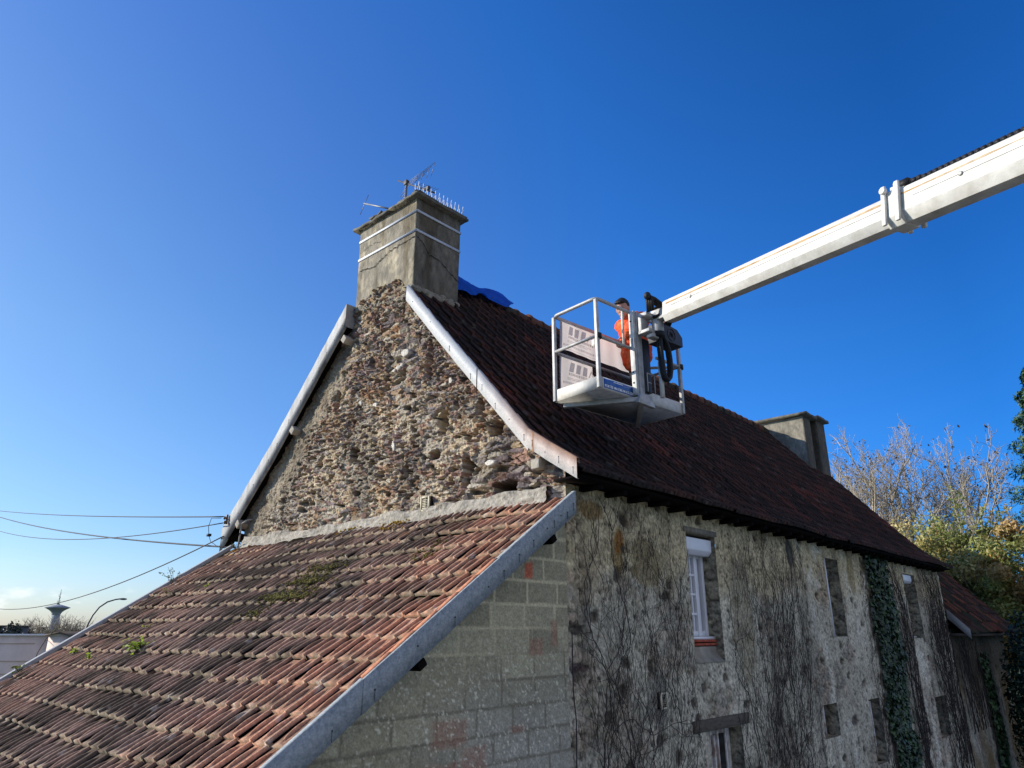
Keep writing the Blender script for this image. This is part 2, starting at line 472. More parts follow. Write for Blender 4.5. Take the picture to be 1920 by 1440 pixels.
# ------------------------------------------------------------------ translucent vinyl
def translucent(m, amt):
    nt = m.node_tree; N, L = nt.nodes, nt.links
    b = N['Principled BSDF']; out = N['Material Output']
    t = N.new('ShaderNodeBsdfTranslucent'); mx = N.new('ShaderNodeMixShader'); mx.inputs[0].default_value = amt
    src = b.inputs['Base Color'].links[0].from_socket
    L.new(src, t.inputs[0]); L.new(b.outputs[0], mx.inputs[1]); L.new(t.outputs[0], mx.inputs[2]); L.new(mx.outputs[0], out.inputs[0])
for k in ('banner', 'bannergrey', 'bannerpale'):
    translucent(M[k], 0.6)
translucent(M['leaf'], 0.35)
translucent(M['tarp'], 0.3)

rng = np.random.default_rng(7)
random.seed(7)

# ------------------------------------------------------------------ ground
g = MB()
gx = np.concatenate([np.linspace(-900, -40, 12), np.linspace(-30, 60, 60), np.linspace(75, 1500, 16)])
gy = np.concatenate([np.linspace(-900, -40, 12), np.linspace(-30, 60, 60), np.linspace(75, 1500, 16)])
GX, GY = np.meshgrid(gx, gy, indexing='ij')
near = sstep(30, 90, np.hypot(GX, GY))
GZ = -4.2 + (fbm(GX * 0.3, GY * 0.3, 3) - 0.5) * 0.15 - near * 0.6
g.grid(np.stack([GX, GY, GZ], -1))
o = g.build('ground', M['grass'], loc=(0, 0, -4.2)); o['kind'] = 'structure'
g = MB()
P = np.stack(np.meshgrid(np.linspace(-12, 30, 43), np.linspace(-14, 4.25, 20), indexing='ij'), -1)
P = np.concatenate([P, (-4.02 + (fbm(P[..., :1] * 0.7, P[..., 1:2] * 0.7, 5) - 0.5) * 0.05)], -1)
g.grid(P)
o = g.build('yard', M['gravel'], loc=(0, 0, -4.1)); o['kind'] = 'structure'

# ------------------------------------------------------------------ stone house
XG, YR, YL, XE = 5.5, 4.31, 10.65, 20.0      # gable plane, right wall, left wall, far end
house = thing('stone_house', 'old two storey stone house with bare rubble gable, brown tiled roof and two chimneys', 'house', (12.7, 7.5, -4.2))

RP = np.array([(3.98, 1.44), (4.25, 1.61), (4.6, 1.9), (5.6, 3.02), (7.5, 5.2)])     # right slope section (Y,Z)
LP = np.array([(11.1, 1.50), (9.78, 2.74), (8.12, 4.46), (7.5, 5.2)])                # left slope section
def roofz(Y):
    Y = np.asarray(Y, float)
    r = np.interp(Y, RP[:, 0], RP[:, 1]); l = np.interp(Y, LP[::-1, 0], LP[::-1, 1])
    return np.where(Y < 7.5, r, l)

# --- gable wall: every stone and mortar bed is relief
def gable_field(Y, Z):
    wx = (fbm(Y * 2.2, Z * 2.2, 11, 3) - 0.5) * 0.9; wz = (fbm(Y * 2.0 + 7, Z * 2.0, 12, 3) - 0.5) * 0.9
    big = sstep(0.52, 0.64, fbm(Y * 1.3, Z * 1.3, 15, 3))
    def layer(su, sv, seed):
        u = Y / su + wx * 0.6 + 0.35 * Z / su * 0.3; v = Z / sv + wz * 0.8
        d1, d2, ci, cj, du, dv = worley(u, v, seed, 0.9, 3.2)
        r = _h(ci, cj, seed + 3); r2 = _h(ci, cj, seed + 4); r3 = _h(ci, cj, seed + 5); r4 = _h(ci, cj, seed + 6)
        e = sstep(0.02, 0.09, d2 - d1)
        h = 0.012 + 0.055 * r ** 1.3 + du * (r2 - 0.5) * 0.085 + dv * (r3 - 0.5) * 0.085
        h = h + 0.016 * (fbm(Y * 26 + r * 40, Z * 40, seed + 8, 3) - 0.5)
        return e, h, r, r2, r3, r4, d2 - d1
    A = layer(0.100, 0.036, 21); B = layer(0.185, 0.062, 41)
    pick = lambda k: np.where(big > 0.5, B[k], A[k])
    e, h, r, r2, r3, r4, dd = [pick(k) for k in range(7)]
    # mortar coverage: heavy in the middle and lower left, thin under the chimney
    bias = sstep(3.6, 1.8, Z) * 0.30 + sstep(7.3, 9.4, Y) * 0.14 - sstep(5.8, 4.9, Y) * 0.14
    Ms = sstep(0.30, 0.72, fbm(Y * 1.6 + 3, Z * 1.9, 51, 4, 0.6) + bias - 0.10)
    lump = fbm(Y * 17, Z * 30, 52, 4, 0.62); grit = fbm(Y * 60, Z * 70, 53, 3)
    slat = fbm(Y * 9, Z * 75, 54, 3)
    lost = (r < 0.05 + 0.10 * Ms) * e
    top = 0.004 + 0.040 * r ** 1.2 + (h - 0.012 - 0.055 * r ** 1.3) * 0.95 + 0.012 * (slat - 0.5)
    stone = top * e - 0.032 * (1 - e)
    hm = -0.024 + 0.046 * Ms + 0.052 * (lump - 0.5) + 0.014 * (grit - 0.5)
    H = np.maximum(stone, hm)
    ismortar = sstep(-0.004, 0.004, hm - stone)
    pit = lost * sstep(0.25, 0.6, e)
    H = H * (1 - pit) + pit * (-0.05 + 0.03 * (lump - 0.5))
    ismortar = ismortar * (1 - pit * 0.5)
    H = H + 0.008 * (grit - 0.5)
    # remains of old render along the left rake
    zr = roofz(Y)
    lr = sstep(1.15, 0.75, (zr - Z) + 0.5 * (fbm(Y * 3, Z * 3, 55) - 0.5)) * (Y > 7.6) * sstep(8.0, 8.5, Y)
    H = H * (1 - lr) + lr * (0.006 + 0.05 * (fbm(Y * 6, Z * 6, 56) - 0.5) + 0.03 * (lump - 0.5) + 0.015 * grit)
    # larger undulation of the old wall
    H = H * 1.3 + 0.06 * (fbm(Y * 1.1, Z * 1.1, 57, 3) - 0.5)
    # colours
    pal = np.array([(0.165, 0.105, 0.085), (0.24, 0.165, 0.105), (0.19, 0.16, 0.14), (0.13, 0.10, 0.095), (0.27, 0.205, 0.135), (0.22, 0.135, 0.10), (0.30, 0.26, 0.20), (0.10, 0.085, 0.08)])
    sc = pal[(r4 * 7.999).astype(int)] * (1.0 + 0.6 * r2)[..., None]
    rust = sstep(0.66, 0.74, fbm(Y * 3.1, Z * 3.6, 71, 3)) * 0.7
    sc = mixv(sc, np.broadcast_to(V3(0.30, 0.15, 0.05), sc.shape), rust * 0.6)
    mc = mixv(np.broadcast_to(V3(0.47, 0.385, 0.26), sc.shape), np.broadcast_to(V3(0.37, 0.325, 0.25), sc.shape), sstep(0.4, 0.65, fbm(Y * 2.5, Z * 2.5, 73, 3)))
    mc = mc * (0.72 + 0.5 * lump)[..., None]
    C = mixv(sc, mc, ismortar)
    C = mixv(C, C * 0.6, pit * 0.8)
    C = mixv(C, np.broadcast_to(V3(0.27, 0.225, 0.155), C.shape), lr * (0.45 + 0.5 * fbm(Y * 8, Z * 8, 58)))
    # grime running down under the chimney flank
    C = C * (1 - 0.35 * sstep(0.5, 0.68, fbm(Y * 4, Z * 1.2, 75, 3)))[..., None]
    # single pale quartz stones
    for (y, z, a, b) in ((6.97, 3.28, 0.05, 0.028), (6.90, 3.30, 0.028, 0.022), (7.06, 3.25, 0.03, 0.02), (6.98, 2.22, 0.028, 0.06), (7.42, 2.86, 0.055, 0.025), (5.28, 1.74, 0.075, 0.035), (7.75, 2.95, 0.03, 0.03), (5.75, 3.15, 0.05, 0.03), (8.22, 2.98, 0.03, 0.02), (6.85, 3.45, 0.085, 0.05), (5.95, 2.85, 0.03, 0.03)):
        ee = sstep(1.15, 0.9, np.hypot((Y - y) / a, (Z - z) / b) + 0.35 * (fbm(Y * 25, Z * 25, 77, 2) - 0.5))
        H = H * (1 - ee) + ee * (0.062 + (Z - z) * 0.2)
        C = mixv(C, np.broadcast_to(V3(0.62, 0.58, 0.5), C.shape), ee)
    # putlog holes and lost stones
    for (y, z, a, b, d) in ((6.385, 3.27, 0.05, 0.25, 0.25), (8.36, 3.10, 0.06, 0.17, 0.2), (7.84, 2.24, 0.10, 0.12, 0.22), (6.08, 2.36, 0.09, 0.16, 0.22), (5.66, 1.70, 0.07, 0.2, 0.24), (5.10, 1.44, 0.17, 0.075, 0.24), (5.46, 2.42, 0.07, 0.11, 0.24), (5.22, 2.13, 0.10, 0.1, 0.2), (6.20, 3.02, 0.06, 0.05, 0.16), (7.2, 1.9, 0.06, 0.05, 0.12), (6.72, 1.86, 0.04, 0.10, 0.14), (8.62, 2.25, 0.05, 0.09, 0.12), (6.2, 1.98, 0.09, 0.06, 0.14), (7.45, 2.05, 0.05, 0.04, 0.1), (5.92, 1.62, 0.05, 0.06, 0.15), (8.9, 1.72, 0.07, 0.06, 0.1), (7.6, 3.5, 0.05, 0.09, 0.14), (6.6, 2.62, 0.05, 0.04, 0.12), (5.85, 2.55, 0.05, 0.08, 0.14), (7.05, 1.62, 0.05, 0.035, 0.12), (7.9, 2.72, 0.05, 0.04, 0.1)):
        a, b = a * 0.88, b * 0.85
        q = np.maximum(np.abs(Y - y) / a, np.abs(Z - z) / b) * 0.5 + 0.5 * np.hypot((Y - y) / a, (Z - z) / b)
        ee = sstep(1.25, 0.7, q + 0.8 * (fbm(Y * 14, Z * 14, 79, 3) - 0.5))
        H = H - ee * d * 1.25
        C = mixv(C, C * 0.6, ee)
    return H, C
st = 0.0078
ya = np.arange(YR - 0.02, YL + 0.02, st); za = np.arange(0.95, 4.62, st)
YY, ZZ = np.meshgrid(ya, za, indexing='ij')
Hh, CC = gable_field(YY, ZZ)
edge = np.minimum(sstep(YR - 0.02, YR + 0.10, YY), sstep(YL + 0.02, YL - 0.08, YY))
Hh = Hh * edge
lim = roofz(YY) - 0.10
ZC = np.minimum(ZZ, np.maximum(lim, 0.95))
keep = (ZZ[:-1, :-1] < lim[:-1, :-1])
g = MB()
g.grid(np.stack([XG - Hh, YY, ZC], -1), keep, CC)
# plain lower part behind the lean-to
g.add([(XG, YR, -4.2), (XG, YL, -4.2), (XG, YL, 0.96), (XG, YR, 0.96)], [(0, 1, 2, 3)], (0.3, 0.26, 0.2))
g.build('gable_wall', M['rubble'], house)

# --- long wall, shaded side: render over stone, window openings cut through
OPEN = [(7.86, 8.59, -0.34, 1.15), (12.42, 13.06, -0.07, 1.17), (16.97, 17.84, -0.12, 1.17), (8.04, 8.85, -2.6, -1.06), (11.49, 12.12, -1.47, -1.02), (13.6, 14.15, -2.05, -1.07), (17.75, 18.6, -2.05, -1.28)]
def snap(a, vals):
    a = a.copy()
    for v in vals:
        a[np.argmin(np.abs(a - v))] = v
    return a
def wall_field(X, Z):
    Hn = 0.030 * (fbm(X * 0.9, Z * 0.9, 101, 3) - 0.5) + 0.026 * (fbm(X * 7, Z * 7, 102, 4) - 0.5)
    d1, d2, ci, cj, du, dv = worley(X / 0.26 + 0.5 * (fbm(X * 2, Z * 2, 103) - 0.5), Z / 0.13 + 0.8 * (fbm(X * 2, Z * 2 + 9, 104) - 0.5), 105)
    bare = sstep(0.52, 0.66, fbm(X * 1.1, Z * 1.3, 106, 4, 0.6) + 0.10 * sstep(7.6, 5.6, X) - 0.03)
    joint = sstep(0.16, 0.03, d2 - d1) * bare
    Hn = Hn - 0.022 * joint + bare * 0.012 * (_h(ci, cj, 107) - 0.5)
    p = worley(X / 0.085, Z / 0.10, 111)
    pr = _h(p[2], p[3], 112)
    pit = sstep(0.34, 0.16, p[0] * (0.7 + 0.8 * fbm(X * 20, Z * 20, 113, 2))) * (pr < 0.20)
    p2 = worley(X / 0.30, Z / 0.24, 114)
    pit2 = sstep(0.30, 0.2, p2[0] + 0.25 * (fbm(X * 15, Z * 15, 115, 2) - 0.5)) * (_h(p2[2], p2[3], 116) < 0.14)
    Hn = Hn - 0.016 * pit - 0.03 * pit2
    grey = np.broadcast_to(V3(0.50, 0.475, 0.395), X.shape + (3,)); warm = np.broadcast_to(V3(0.50, 0.42, 0.255), X.shape + (3,))
    dim = np.broadcast_to(V3(0.345, 0.325, 0.265), X.shape + (3,))
    C = mixv(grey, dim, sstep(0.42, 0.62, fbm(X * 1.5, Z * 1.2, 121, 4)) * 0.75)
    yb = sstep(0.35, 0.95, Z + 0.9 * (fbm(X * 1.2, Z * 2, 122, 4) - 0.5) + 0.12 * sstep(14, 10, X)) * sstep(0.25, 0.5, fbm(X * 0.8 + 4, Z * 0.6, 123, 3) + 0.12)
    C = mixv(C, warm, yb * 0.75)
    sc = np.array([(0.22, 0.17, 0.14), (0.28, 0.24, 0.17), (0.19, 0.17, 0.15), (0.29, 0.2, 0.15)])[(_h(ci, cj, 108) * 3.99).astype(int)]
    C = mixv(C, sc, bare * 0.55 * (1 - joint)); C = mixv(C, C * 0.45, joint)
    C = mixv(C, np.broadcast_to(V3(0.055, 0.045, 0.038), C.shape), np.maximum(pit * 0.9, pit2 * 0.85))
    lite = sstep(0.56, 0.7, fbm(X * 3, Z * 2.2, 125, 4)) * sstep(9.5, 12.0, X)
    C = mixv(C, np.broadcast_to(V3(0.62, 0.60, 0.53), C.shape), lite * 0.6)
    st2 = sstep(0.5, 0.72, fbm(X * 5, Z * 0.5, 126, 3)); C = C * (1.16 - 0.35 * st2)[..., None]
    sk = sstep(0.60, 0.70, fbm(X * 22, Z * 16, 128, 3, 0.6)); C = mixv(C, C * 0.45, sk * 0.8)
    sk = sstep(0.62, 0.72, fbm(X * 17, Z * 13, 129, 3, 0.6)); C = mixv(C, C * 1.35, sk * 0.7)
    for (x, z, a, b, c3) in ((11.05, 1.13, 0.17, 0.2, (0.07, 0.072, 0.075)), (12.83, -1.18 - 0.14, 0.13, 0.08, (0.06, 0.05, 0.05)), (6.38, 0.78, 0.10, 0.26, (0.30, 0.22, 0.10)), (6.42, 0.9, 0.09, 0.10, (0.27, 0.12, 0.03)), (6.35, 0.55, 0.07, 0.08, (0.09, 0.085, 0.08)), (6.95, 0.72, 0.3, 0.28, (0.29, 0.24, 0.14)), (5.65, 0.02, 0.12, 0.05, (0.05, 0.045, 0.04)), (5.66, -0.32, 0.16, 0.045, (0.07, 0.045, 0.05)), (7.0, -0.68, 0.19, 0.25, (0.29, 0.28, 0.25)), (13.7, 0.95, 0.2, 0.3, (0.32, 0.26, 0.14)), (5.95, 1.18, 0.2, 0.10, (0.26, 0.17, 0.07)), (9.2, 0.2, 0.3, 0.8, (0.33, 0.3, 0.22))):
        ee = sstep(1.2, 0.85, np.hypot((X - x) / a, (Z - z) / b) + 0.7 * (fbm(X * 9, Z * 9, 127, 3) - 0.5))
        C = mixv(C, np.broadcast_to(V3(*c3), C.shape), ee * 0.85)
        if c3[0] < 0.1:
            Hn = Hn - ee * 0.025
    return Hn, C
def wall_grid(xs, zs, opens, Y0, fld, ztop):
    X, Z = np.meshgrid(xs, zs, indexing='ij')
    Hn, C = fld(X, Z)
    keep = np.ones((len(xs) - 1, len(zs) - 1), bool)
    xm, zm = (xs[1:] + xs[:-1]) / 2, (zs[1:] + zs[:-1]) / 2
    for (x0, x1, z0, z1) in opens:
        keep &= ~((xm[:, None] > x0) & (xm[:, None] < x1) & (zm[None] > z0) & (zm[None] < z1))
        bd = sstep(0.10, 0.0, np.maximum(np.maximum(x0 - X, X - x1), np.maximum(z0 - Z, Z - z1)))
        Hn = Hn * (1 - bd * 0.7)
    return np.stack([X, Y0 - Hn, Z], -1), keep, C
xs = snap(np.concatenate([np.arange(XG, 10.0, 0.022), np.arange(10.0, XE + 0.03, 0.035)]), [v for o_ in OPEN for v in o_[:2]])
zs = snap(np.concatenate([np.arange(-4.25, -2.7, 0.12), np.arange(-2.7, 1.47, 0.022)]), [v for o_ in OPEN for v in o_[2:]])
P, keep, C = wall_grid(xs, zs, OPEN, YR, wall_field, 1.45)
g = MB(); g.grid(P, keep, C, flip=True)
for (x0, x1, z0, z1) in OPEN:               # rubble reveals
    dpt = 0.42
    for (a, b, ax) in (((x0, z0), (x0, z1), 1), ((x1, z1), (x1, z0), 1), ((x0, z1), (x1, z1), 0), ((x1, z0), (x0, z0), 0)):
        n = max(3, int(np.hypot(b[0] - a[0], b[1] - a[1]) / 0.03)); t = np.linspace(0, 1, n); s = np.linspace(0, dpt, 12)
        T, S = np.meshgrid(t, s, indexing='ij')
        PX = a[0] + (b[0] - a[0]) * T; PZ = a[1] + (b[1] - a[1]) * T
        dd = worley((T * (n * 0.03)) / 0.11 + 7 * x0, S / 0.2 + a[1], 131)
        bump = (0.03 * sstep(0.2, 0.04, dd[1] - dd[0]) + 0.02 * (fbm(T * n * 0.2, S * 8, 132) - 0.5)) * sstep(0, 0.06, S)
        if ax:
            PX = PX + bump * (1 if a[0] == x1 else -1)
        else:
            PZ = PZ + bump * (1 if a[1] == z1 else -1)
        cc = np.array([(0.30, 0.28, 0.23), (0.36, 0.33, 0.26), (0.25, 0.23, 0.19)])[(_h(dd[2], dd[3], 133) * 2.99).astype(int)]
        cc = mixv(cc, cc * 0.4, sstep(0.14, 0.03, dd[1] - dd[0]))
        g.grid(np.stack([PX, YR + S, PZ], -1), None, cc, flip=True)
g.build('side_wall', M['plaster'], house, smooth=True)
g = MB()
g.add([(XG, YL, -4.2), (XE, YL, -4.2), (XE, YL, 1.7), (XG, YL, 1.7)], [(3, 2, 1, 0)], (0.28, 0.25, 0.2))
g.build('rear_wall', M['plaster'], house)
g = MB()
yy = np.linspace(YR + 0.02, YL, 30)
g.add([(XE - 0.02, y, -4.2) for y in yy] + [(XE - 0.02, y, float(roofz(y)) - 0.14) for y in yy], [(i, i + 1, 31 + i, 30 + i) for i in range(29)], (0.28, 0.25, 0.2))
g.build('end_wall', M['plaster'], house)
# wall head between rafters, dark soffit board under the eave
g = MB()
g.box2((XG - 0.1, 4.02, 1.40), (XE, 4.36, 1.425)); g.build('soffit', M['shadewood'], house)
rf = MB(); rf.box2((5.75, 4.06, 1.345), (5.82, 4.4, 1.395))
r0 = rf.build('rafter_tail', M['shadewood'], house)
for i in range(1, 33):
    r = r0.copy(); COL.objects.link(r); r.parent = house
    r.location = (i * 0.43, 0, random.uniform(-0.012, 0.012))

# --- clay tile roofs
def tile_roof(g, rows, e_u, u0, w, ncol, cfun, ures=12, vres=6, seed=1, clip=None, jit=1.0, roll=0.030, rib=0.017):
    """rows: list of (start point, end point) up the slope at u=0; one interlocking tile per cell with a side roll and an almond rib"""
    rs = np.random.default_rng(seed)
    e_u = unit(e_u)
    us = np.array([0, 0.025, 0.044, 0.054, 0.08, 0.12, 0.16, 0.186, 0.197, 0.22, 0.38, 0.52, 0.55, 0.565, 0.59, 0.62, 0.65, 0.675, 0.69, 0.72, 0.86, 1.0, 1.04]) if ures > 12 else np.array([0, 0.035, 0.06, 0.12, 0.18, 0.205, 0.25, 0.54, 0.58, 0.62, 0.66, 0.70, 1.0]); vv = np.concatenate([[-0.0005], np.linspace(0.0, 1.08, vres)])
    U, Vv = np.meshgrid(us, vv, indexing='ij')
    prof = roll * np.clip(np.cos(np.clip((U - 0.12) / 0.078, -1, 1) * pi / 2), 0, 1) ** 0.6
    lens = np.clip(np.sin(np.clip((Vv - 0.11) / 0.82, 0, 1) * pi), 0, 1) ** 0.5
    wr = 0.012 + 0.058 * lens
    prof = prof + rib * lens * np.clip(np.cos(np.clip((U - 0.62) / wr, -1, 1) * pi / 2), 0, 1) ** 0.6
    knob = sstep(0.15, 0.03, Vv)
    prof = prof + 0.013 * knob * (0.5 + 0.5 * np.cos((U - 0.13) * 2 * pi * 2)) * (U > 0.25)
    lip = 0.012 * (U > 0.98)
    first = (Vv < 0)
    for ri, (p0, p1) in enumerate(rows):
        p0 = np.asarray(p0, float); p1 = np.asarray(p1, float)
        s = p1 - p0; L = np.linalg.norm(s); e_s = s / L; n = unit(np.cross(e_u, e_s))
        if n[2] < 0:
            n = -n
        k = np.arange(ncol)
        off = (rs.random(ncol) - 0.5) * 0.010 * jit; lift = (rs.random(ncol) - 0.3) * 0.008 * jit; rot = (rs.random(ncol) - 0.5) * 0.02 * jit; tw = (rs.random(ncol) - 0.5) * 0.012 * jit
        off = off + (fbm(k * 0.22, k * 0 + ri * 0.35, seed + 71, 3) - 0.5) * 0.05 * jit - (rs.random(ncol) < 0.025) * 0.03 * jit
        sag = (fbm((k[:, None, None] + U[None]) * 0.16, (ri + Vv[None]) * 0.22 + 0 * U[None], seed + 72, 3) - 0.5) * 0.055 * jit
        uu = u0 + (k[:, None, None] + U[None]) * w
        ss = (np.maximum(Vv, 0)[None] * L + off[:, None, None] + rot[:, None, None] * (U - 0.5) * w)
        hh = prof[None] + 0.024 * (1 - Vv[None] / 1.08) + lift[:, None, None] * (1 - Vv[None]) + tw[:, None, None] * (U - 0.5)[None] - lip[None] + sag
        hh = np.where(first[None], sag + (hh - sag) * 0.25 - 0.012, hh)
        P = p0 + uu[..., None] * e_u + ss[..., None] * e_s + hh[..., None] * n
        r = rs.random(ncol); r2 = rs.random(ncol)
        C = cfun(P, np.broadcast_to(r[:, None, None], hh.shape), np.broadcast_to(r2[:, None, None], hh.shape), np.broadcast_to(Vv[None], hh.shape), np.broadcast_to(U[None], hh.shape), prof[None])
        for c in range(ncol):
            if clip is not None and not clip(P[c].reshape(-1, 3).mean(0)):
                continue
            g.grid(P[c], None, C[c])
def main_colors(P, r, r2, v, u, prof):
    X, Y = P[..., 0], P[..., 1] * 1.3 + P[..., 2] * 0.7
    base = np.array([(0.040, 0.020, 0.016), (0.052, 0.025, 0.019), (0.033, 0.020, 0.017), (0.062, 0.027, 0.020)])[(r * 3.99).astype(int)]
    red = sstep(0.62, 0.75, fbm(X * 0.9, Y * 0.7, 201, 4)) * (r2 > 0.35)
    C = mixv(base, np.broadcast_to(V3(0.115, 0.036, 0.026), base.shape), red * 0.8)
    mo = sstep(0.48, 0.66, fbm(X * 5, Y * 5, 202, 4)) * 0.8
    C = mixv(C, np.broadcast_to(V3(0.017, 0.015, 0.013), C.shape), mo)
    C = mixv(C * 0.30, C * 1.35, sstep(0.002, 0.016, prof + 0 * X))  # skylit roll tops painted lighter, shaded pans painted darker
    spk = sstep(0.80, 0.84, fbm(X * 14, Y * 14, 203, 2)); C = mixv(C, np.broadcast_to(V3(0.16, 0.15, 0.13), C.shape), spk * 0.4)
    return C
def path_points(P, n):
    d = np.concatenate([[0], np.cumsum(np.hypot(*np.diff(P, axis=0).T))]); t = np.linspace(0, d[-1], n + 1)
    return np.stack([np.interp(t, d, P[:, 0]), np.interp(t, d, P[:, 1])], -1)
XV = 5.34                                       # verge plane
g = MB()
pp = path_points(RP, 18)
rows = [((0, *pp[i]), (0, *pp[i + 1])) for i in range(18)]
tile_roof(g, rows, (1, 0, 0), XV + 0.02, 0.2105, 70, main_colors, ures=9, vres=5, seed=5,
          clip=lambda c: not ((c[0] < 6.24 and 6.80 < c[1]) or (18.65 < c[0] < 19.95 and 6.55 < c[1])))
lp = path_points(LP, 14)
for i in range(14):                             # far slope: coarser tiling, same clay
    P = np.array([[(x, lp[i][0], lp[i][1] + 0.03 + 0.02 * (k % 2)), (x, lp[i + 1][0], lp[i + 1][1] + 0.02 * (k % 2))] for k, x in enumerate(np.linspace(XV + 0.02 if lp[i + 1][0] > 8.0 and lp[i][0] > 8.3 else 6.25, XE, 141))])
    g.grid(P, None, np.broadcast_to(V3(0.10, 0.05, 0.035), P.shape).copy())
# sarking under the tiles
ys = np.linspace(4.05, 11.0, 40)
P = np.array([[(x, y, float(roofz(y)) - 0.05) for y in ys] for x in (XV + 0.10, 6.24, XE - 0.01)])
kp = np.ones((2, 39), bool); kp[0] = ~((ys[1:] > 6.74) & (ys[:-1] < 8.2))
g.grid(P, kp, np.broadcast_to(V3(0.03, 0.025, 0.02), P.shape).copy())
roof = g.build('roof', M['tile'], house)
g = MB()
x = 6.3; i = 0
while x < 20.0:
    if not (18.45 < x < 19.95):
        a = np.linspace(-0.15 * pi, 1.15 * pi, 10); L = 0.38
        r0_, r1_ = 0.125, 0.105
        dz = random.uniform(-0.012, 0.012); dy = random.uniform(-0.012, 0.012)
        P = np.stack([np.stack([np.full(10, x + t * L), 7.5 + dy + np.cos(a) * rr, 5.15 + dz + np.sin(a) * rr], -1) for t, rr in ((0, r0_ - 0.03), (0, r0_ + 0.012), (0.16, r0_ + 0.008), (0.2, r0_ - 0.004), (1, r1_))])
        c = np.array([(0.09, 0.045, 0.033), (0.06, 0.04, 0.03), (0.13, 0.055, 0.035), (0.045, 0.04, 0.03)])[random.randrange(4)]
        cc = np.broadcast_to(c, P.shape) * (0.6 + 0.8 * fbm(P[..., 0] * 12, P[..., 1] * 12 + P[..., 2] * 9, 210)[..., None])
        g.grid(P, None, cc)
    x += 0.33; i += 1
g.build('ridge_tiles', M['tile'], roof, smooth=True)

# --- galvanised verge boards
def verge_piece(pts_top, drop, lipw, name, parent, mat, xo, seed, rust=None, back=0.03, axis='x', sgn=1, streak=0.0):
    """a folded sheet: face following pts_top (list of (s,z)), dropping by drop, with a lip of width lipw going inwards"""
    g = MB()
    n = 110
    pts = path_points(np.asarray(pts_top, float), n)
    rs = np.random.default_rng(seed)
    face = []; 
    for k, (s, z) in enumerate(pts):
        wob = 0.004 * sin(k * 0.2 + seed)
        lo, hi = z - drop, z
        wob = wob * 0.5
        row = [(s, lo + 0.002, back), (s, lo, wob), (s, hi, wob), (s, hi + 0.003, lipw), (s, hi - 0.05, lipw + 0.002)]
        face.append(row)
    F = np.array(face)
    if axis == 'x':                              # face looks to -X
        P = np.stack([xo + F[..., 2], F[..., 0], F[..., 1]], -1)
    else:                                        # face looks to -Y (sgn 1) or +Y (sgn -1)
        P = np.stack([F[..., 0], xo + sgn * F[..., 2], F[..., 1]], -1)
    C = np.ones(P.shape) * (1 + (0.12 + streak) * (fbm(F[..., 0] * 9, F[..., 1] * 3, 221 + seed, 3) - 0.5))[..., None]
    C = mixv(C, C * V3(0.6, 0.55, 0.5), streak * sstep(0.5, 0.75, fbm(F[..., 0] * 14, F[..., 1] * 2, 241 + seed, 3)))
    if rust is not None:
        tt = rust(P, F)
        C = mixv(C, np.broadcast_to(V3(0.75, 0.33, 0.12), C.shape), tt)
    g.grid(P, None, C)
    # nails with little run marks
    m = len(pts)
    for k in range(12, m - 8, 30):
        s, z = pts[k]; z = z - drop * (0.45 + 0.25 * rs.random())
        if axis == 'x':
            g.lathe([(0.006, -0.004), (0.006, 0.004)], 8, (xo - 0.001, s, z), np.array([(0, 1, 0), (0, 0, 1), (1, 0, 0)]), (0.2, 0.2, 0.2))
            if rs.random() < 0.5:
                g.box((xo - 0.0035, s, z - 0.035), (0.002, 0.005, 0.06), None, (0.55, 0.55, 0.55))
        else:
            g.lathe([(0.006, -0.004), (0.006, 0.004)], 8, (s, xo - sgn * 0.001, z), np.array([(1, 0, 0), (0, 0, 1), (0, 1, 0)]), (0.2, 0.2, 0.2))
            if rs.random() < 0.5:
                g.box((s, xo - sgn * 0.0035, z - 0.035), (0.005, 0.002, 0.06), None, (0.45, 0.45, 0.45))
    return g.build(name, mat, parent)
VT = [(6.76, 4.38), (5.55, 2.985), (4.64, 1.985)]
def rust1(P, F):
    t = sstep(0.0, 1.0, 1 - (np.max(F[..., 1], 1, keepdims=True) - F[..., 1]) / (0.05 + 0.12 * fbm(F[..., 0] * 40, F[..., 0] * 3, 220, 2)))
    return t * sstep(5.6, 4.4, F[..., 0]) * 0.8
verge_piece([(6.76, 4.38), (6.1, 3.62), (5.405, 2.84)], 0.235, 0.05, 'verge_board', house, M['zincrust'], XV, 1)
verge_piece([(5.40, 2.835), (4.64, 1.985)], 0.235, 0.05, 'verge_board', house, M['zincrust'], XV + 0.004, 2, rust1)
verge_piece([(4.645, 1.99), (4.35, 1.79), (4.02, 1.58)], 0.205, 0.05, 'verge_board', house, M['zincrust'], XV - 0.004, 3, lambda P, F: np.maximum(rust1(P, F), sstep(0.018, 0.008, np.abs(F[..., 0] - 4.565)) * 0.9))
verge_piece([(8.12, 4.53), (8.75, 3.87)], 0.37, 0.15, 'verge_board', house, M['zinc'], XV - 0.004, 4, streak=0.8)
verge_piece([(8.745, 3.878), (9.75, 2.83)], 0.37, 0.15, 'verge_board', house, M['zinc'], XV, 5, streak=0.8)
verge_piece([(9.745, 2.836), (11.1, 1.56)], 0.37, 0.15, 'verge_board', house, M['zinc'], XV + 0.004, 6, streak=0.8)
g = MB()                                         # closed upper end of the left verge box
g.add([(XV - 0.002, 8.118, 4.53), (XG + 0.05, 8.118, 4.53), (XG + 0.05, 8.118, 4.17), (XV - 0.002, 8.118, 4.17)], [(0, 1, 2, 3)])
g.build('verge_end', M['zinc'], house)
g = MB()                                         # dark underside boards of both rakes
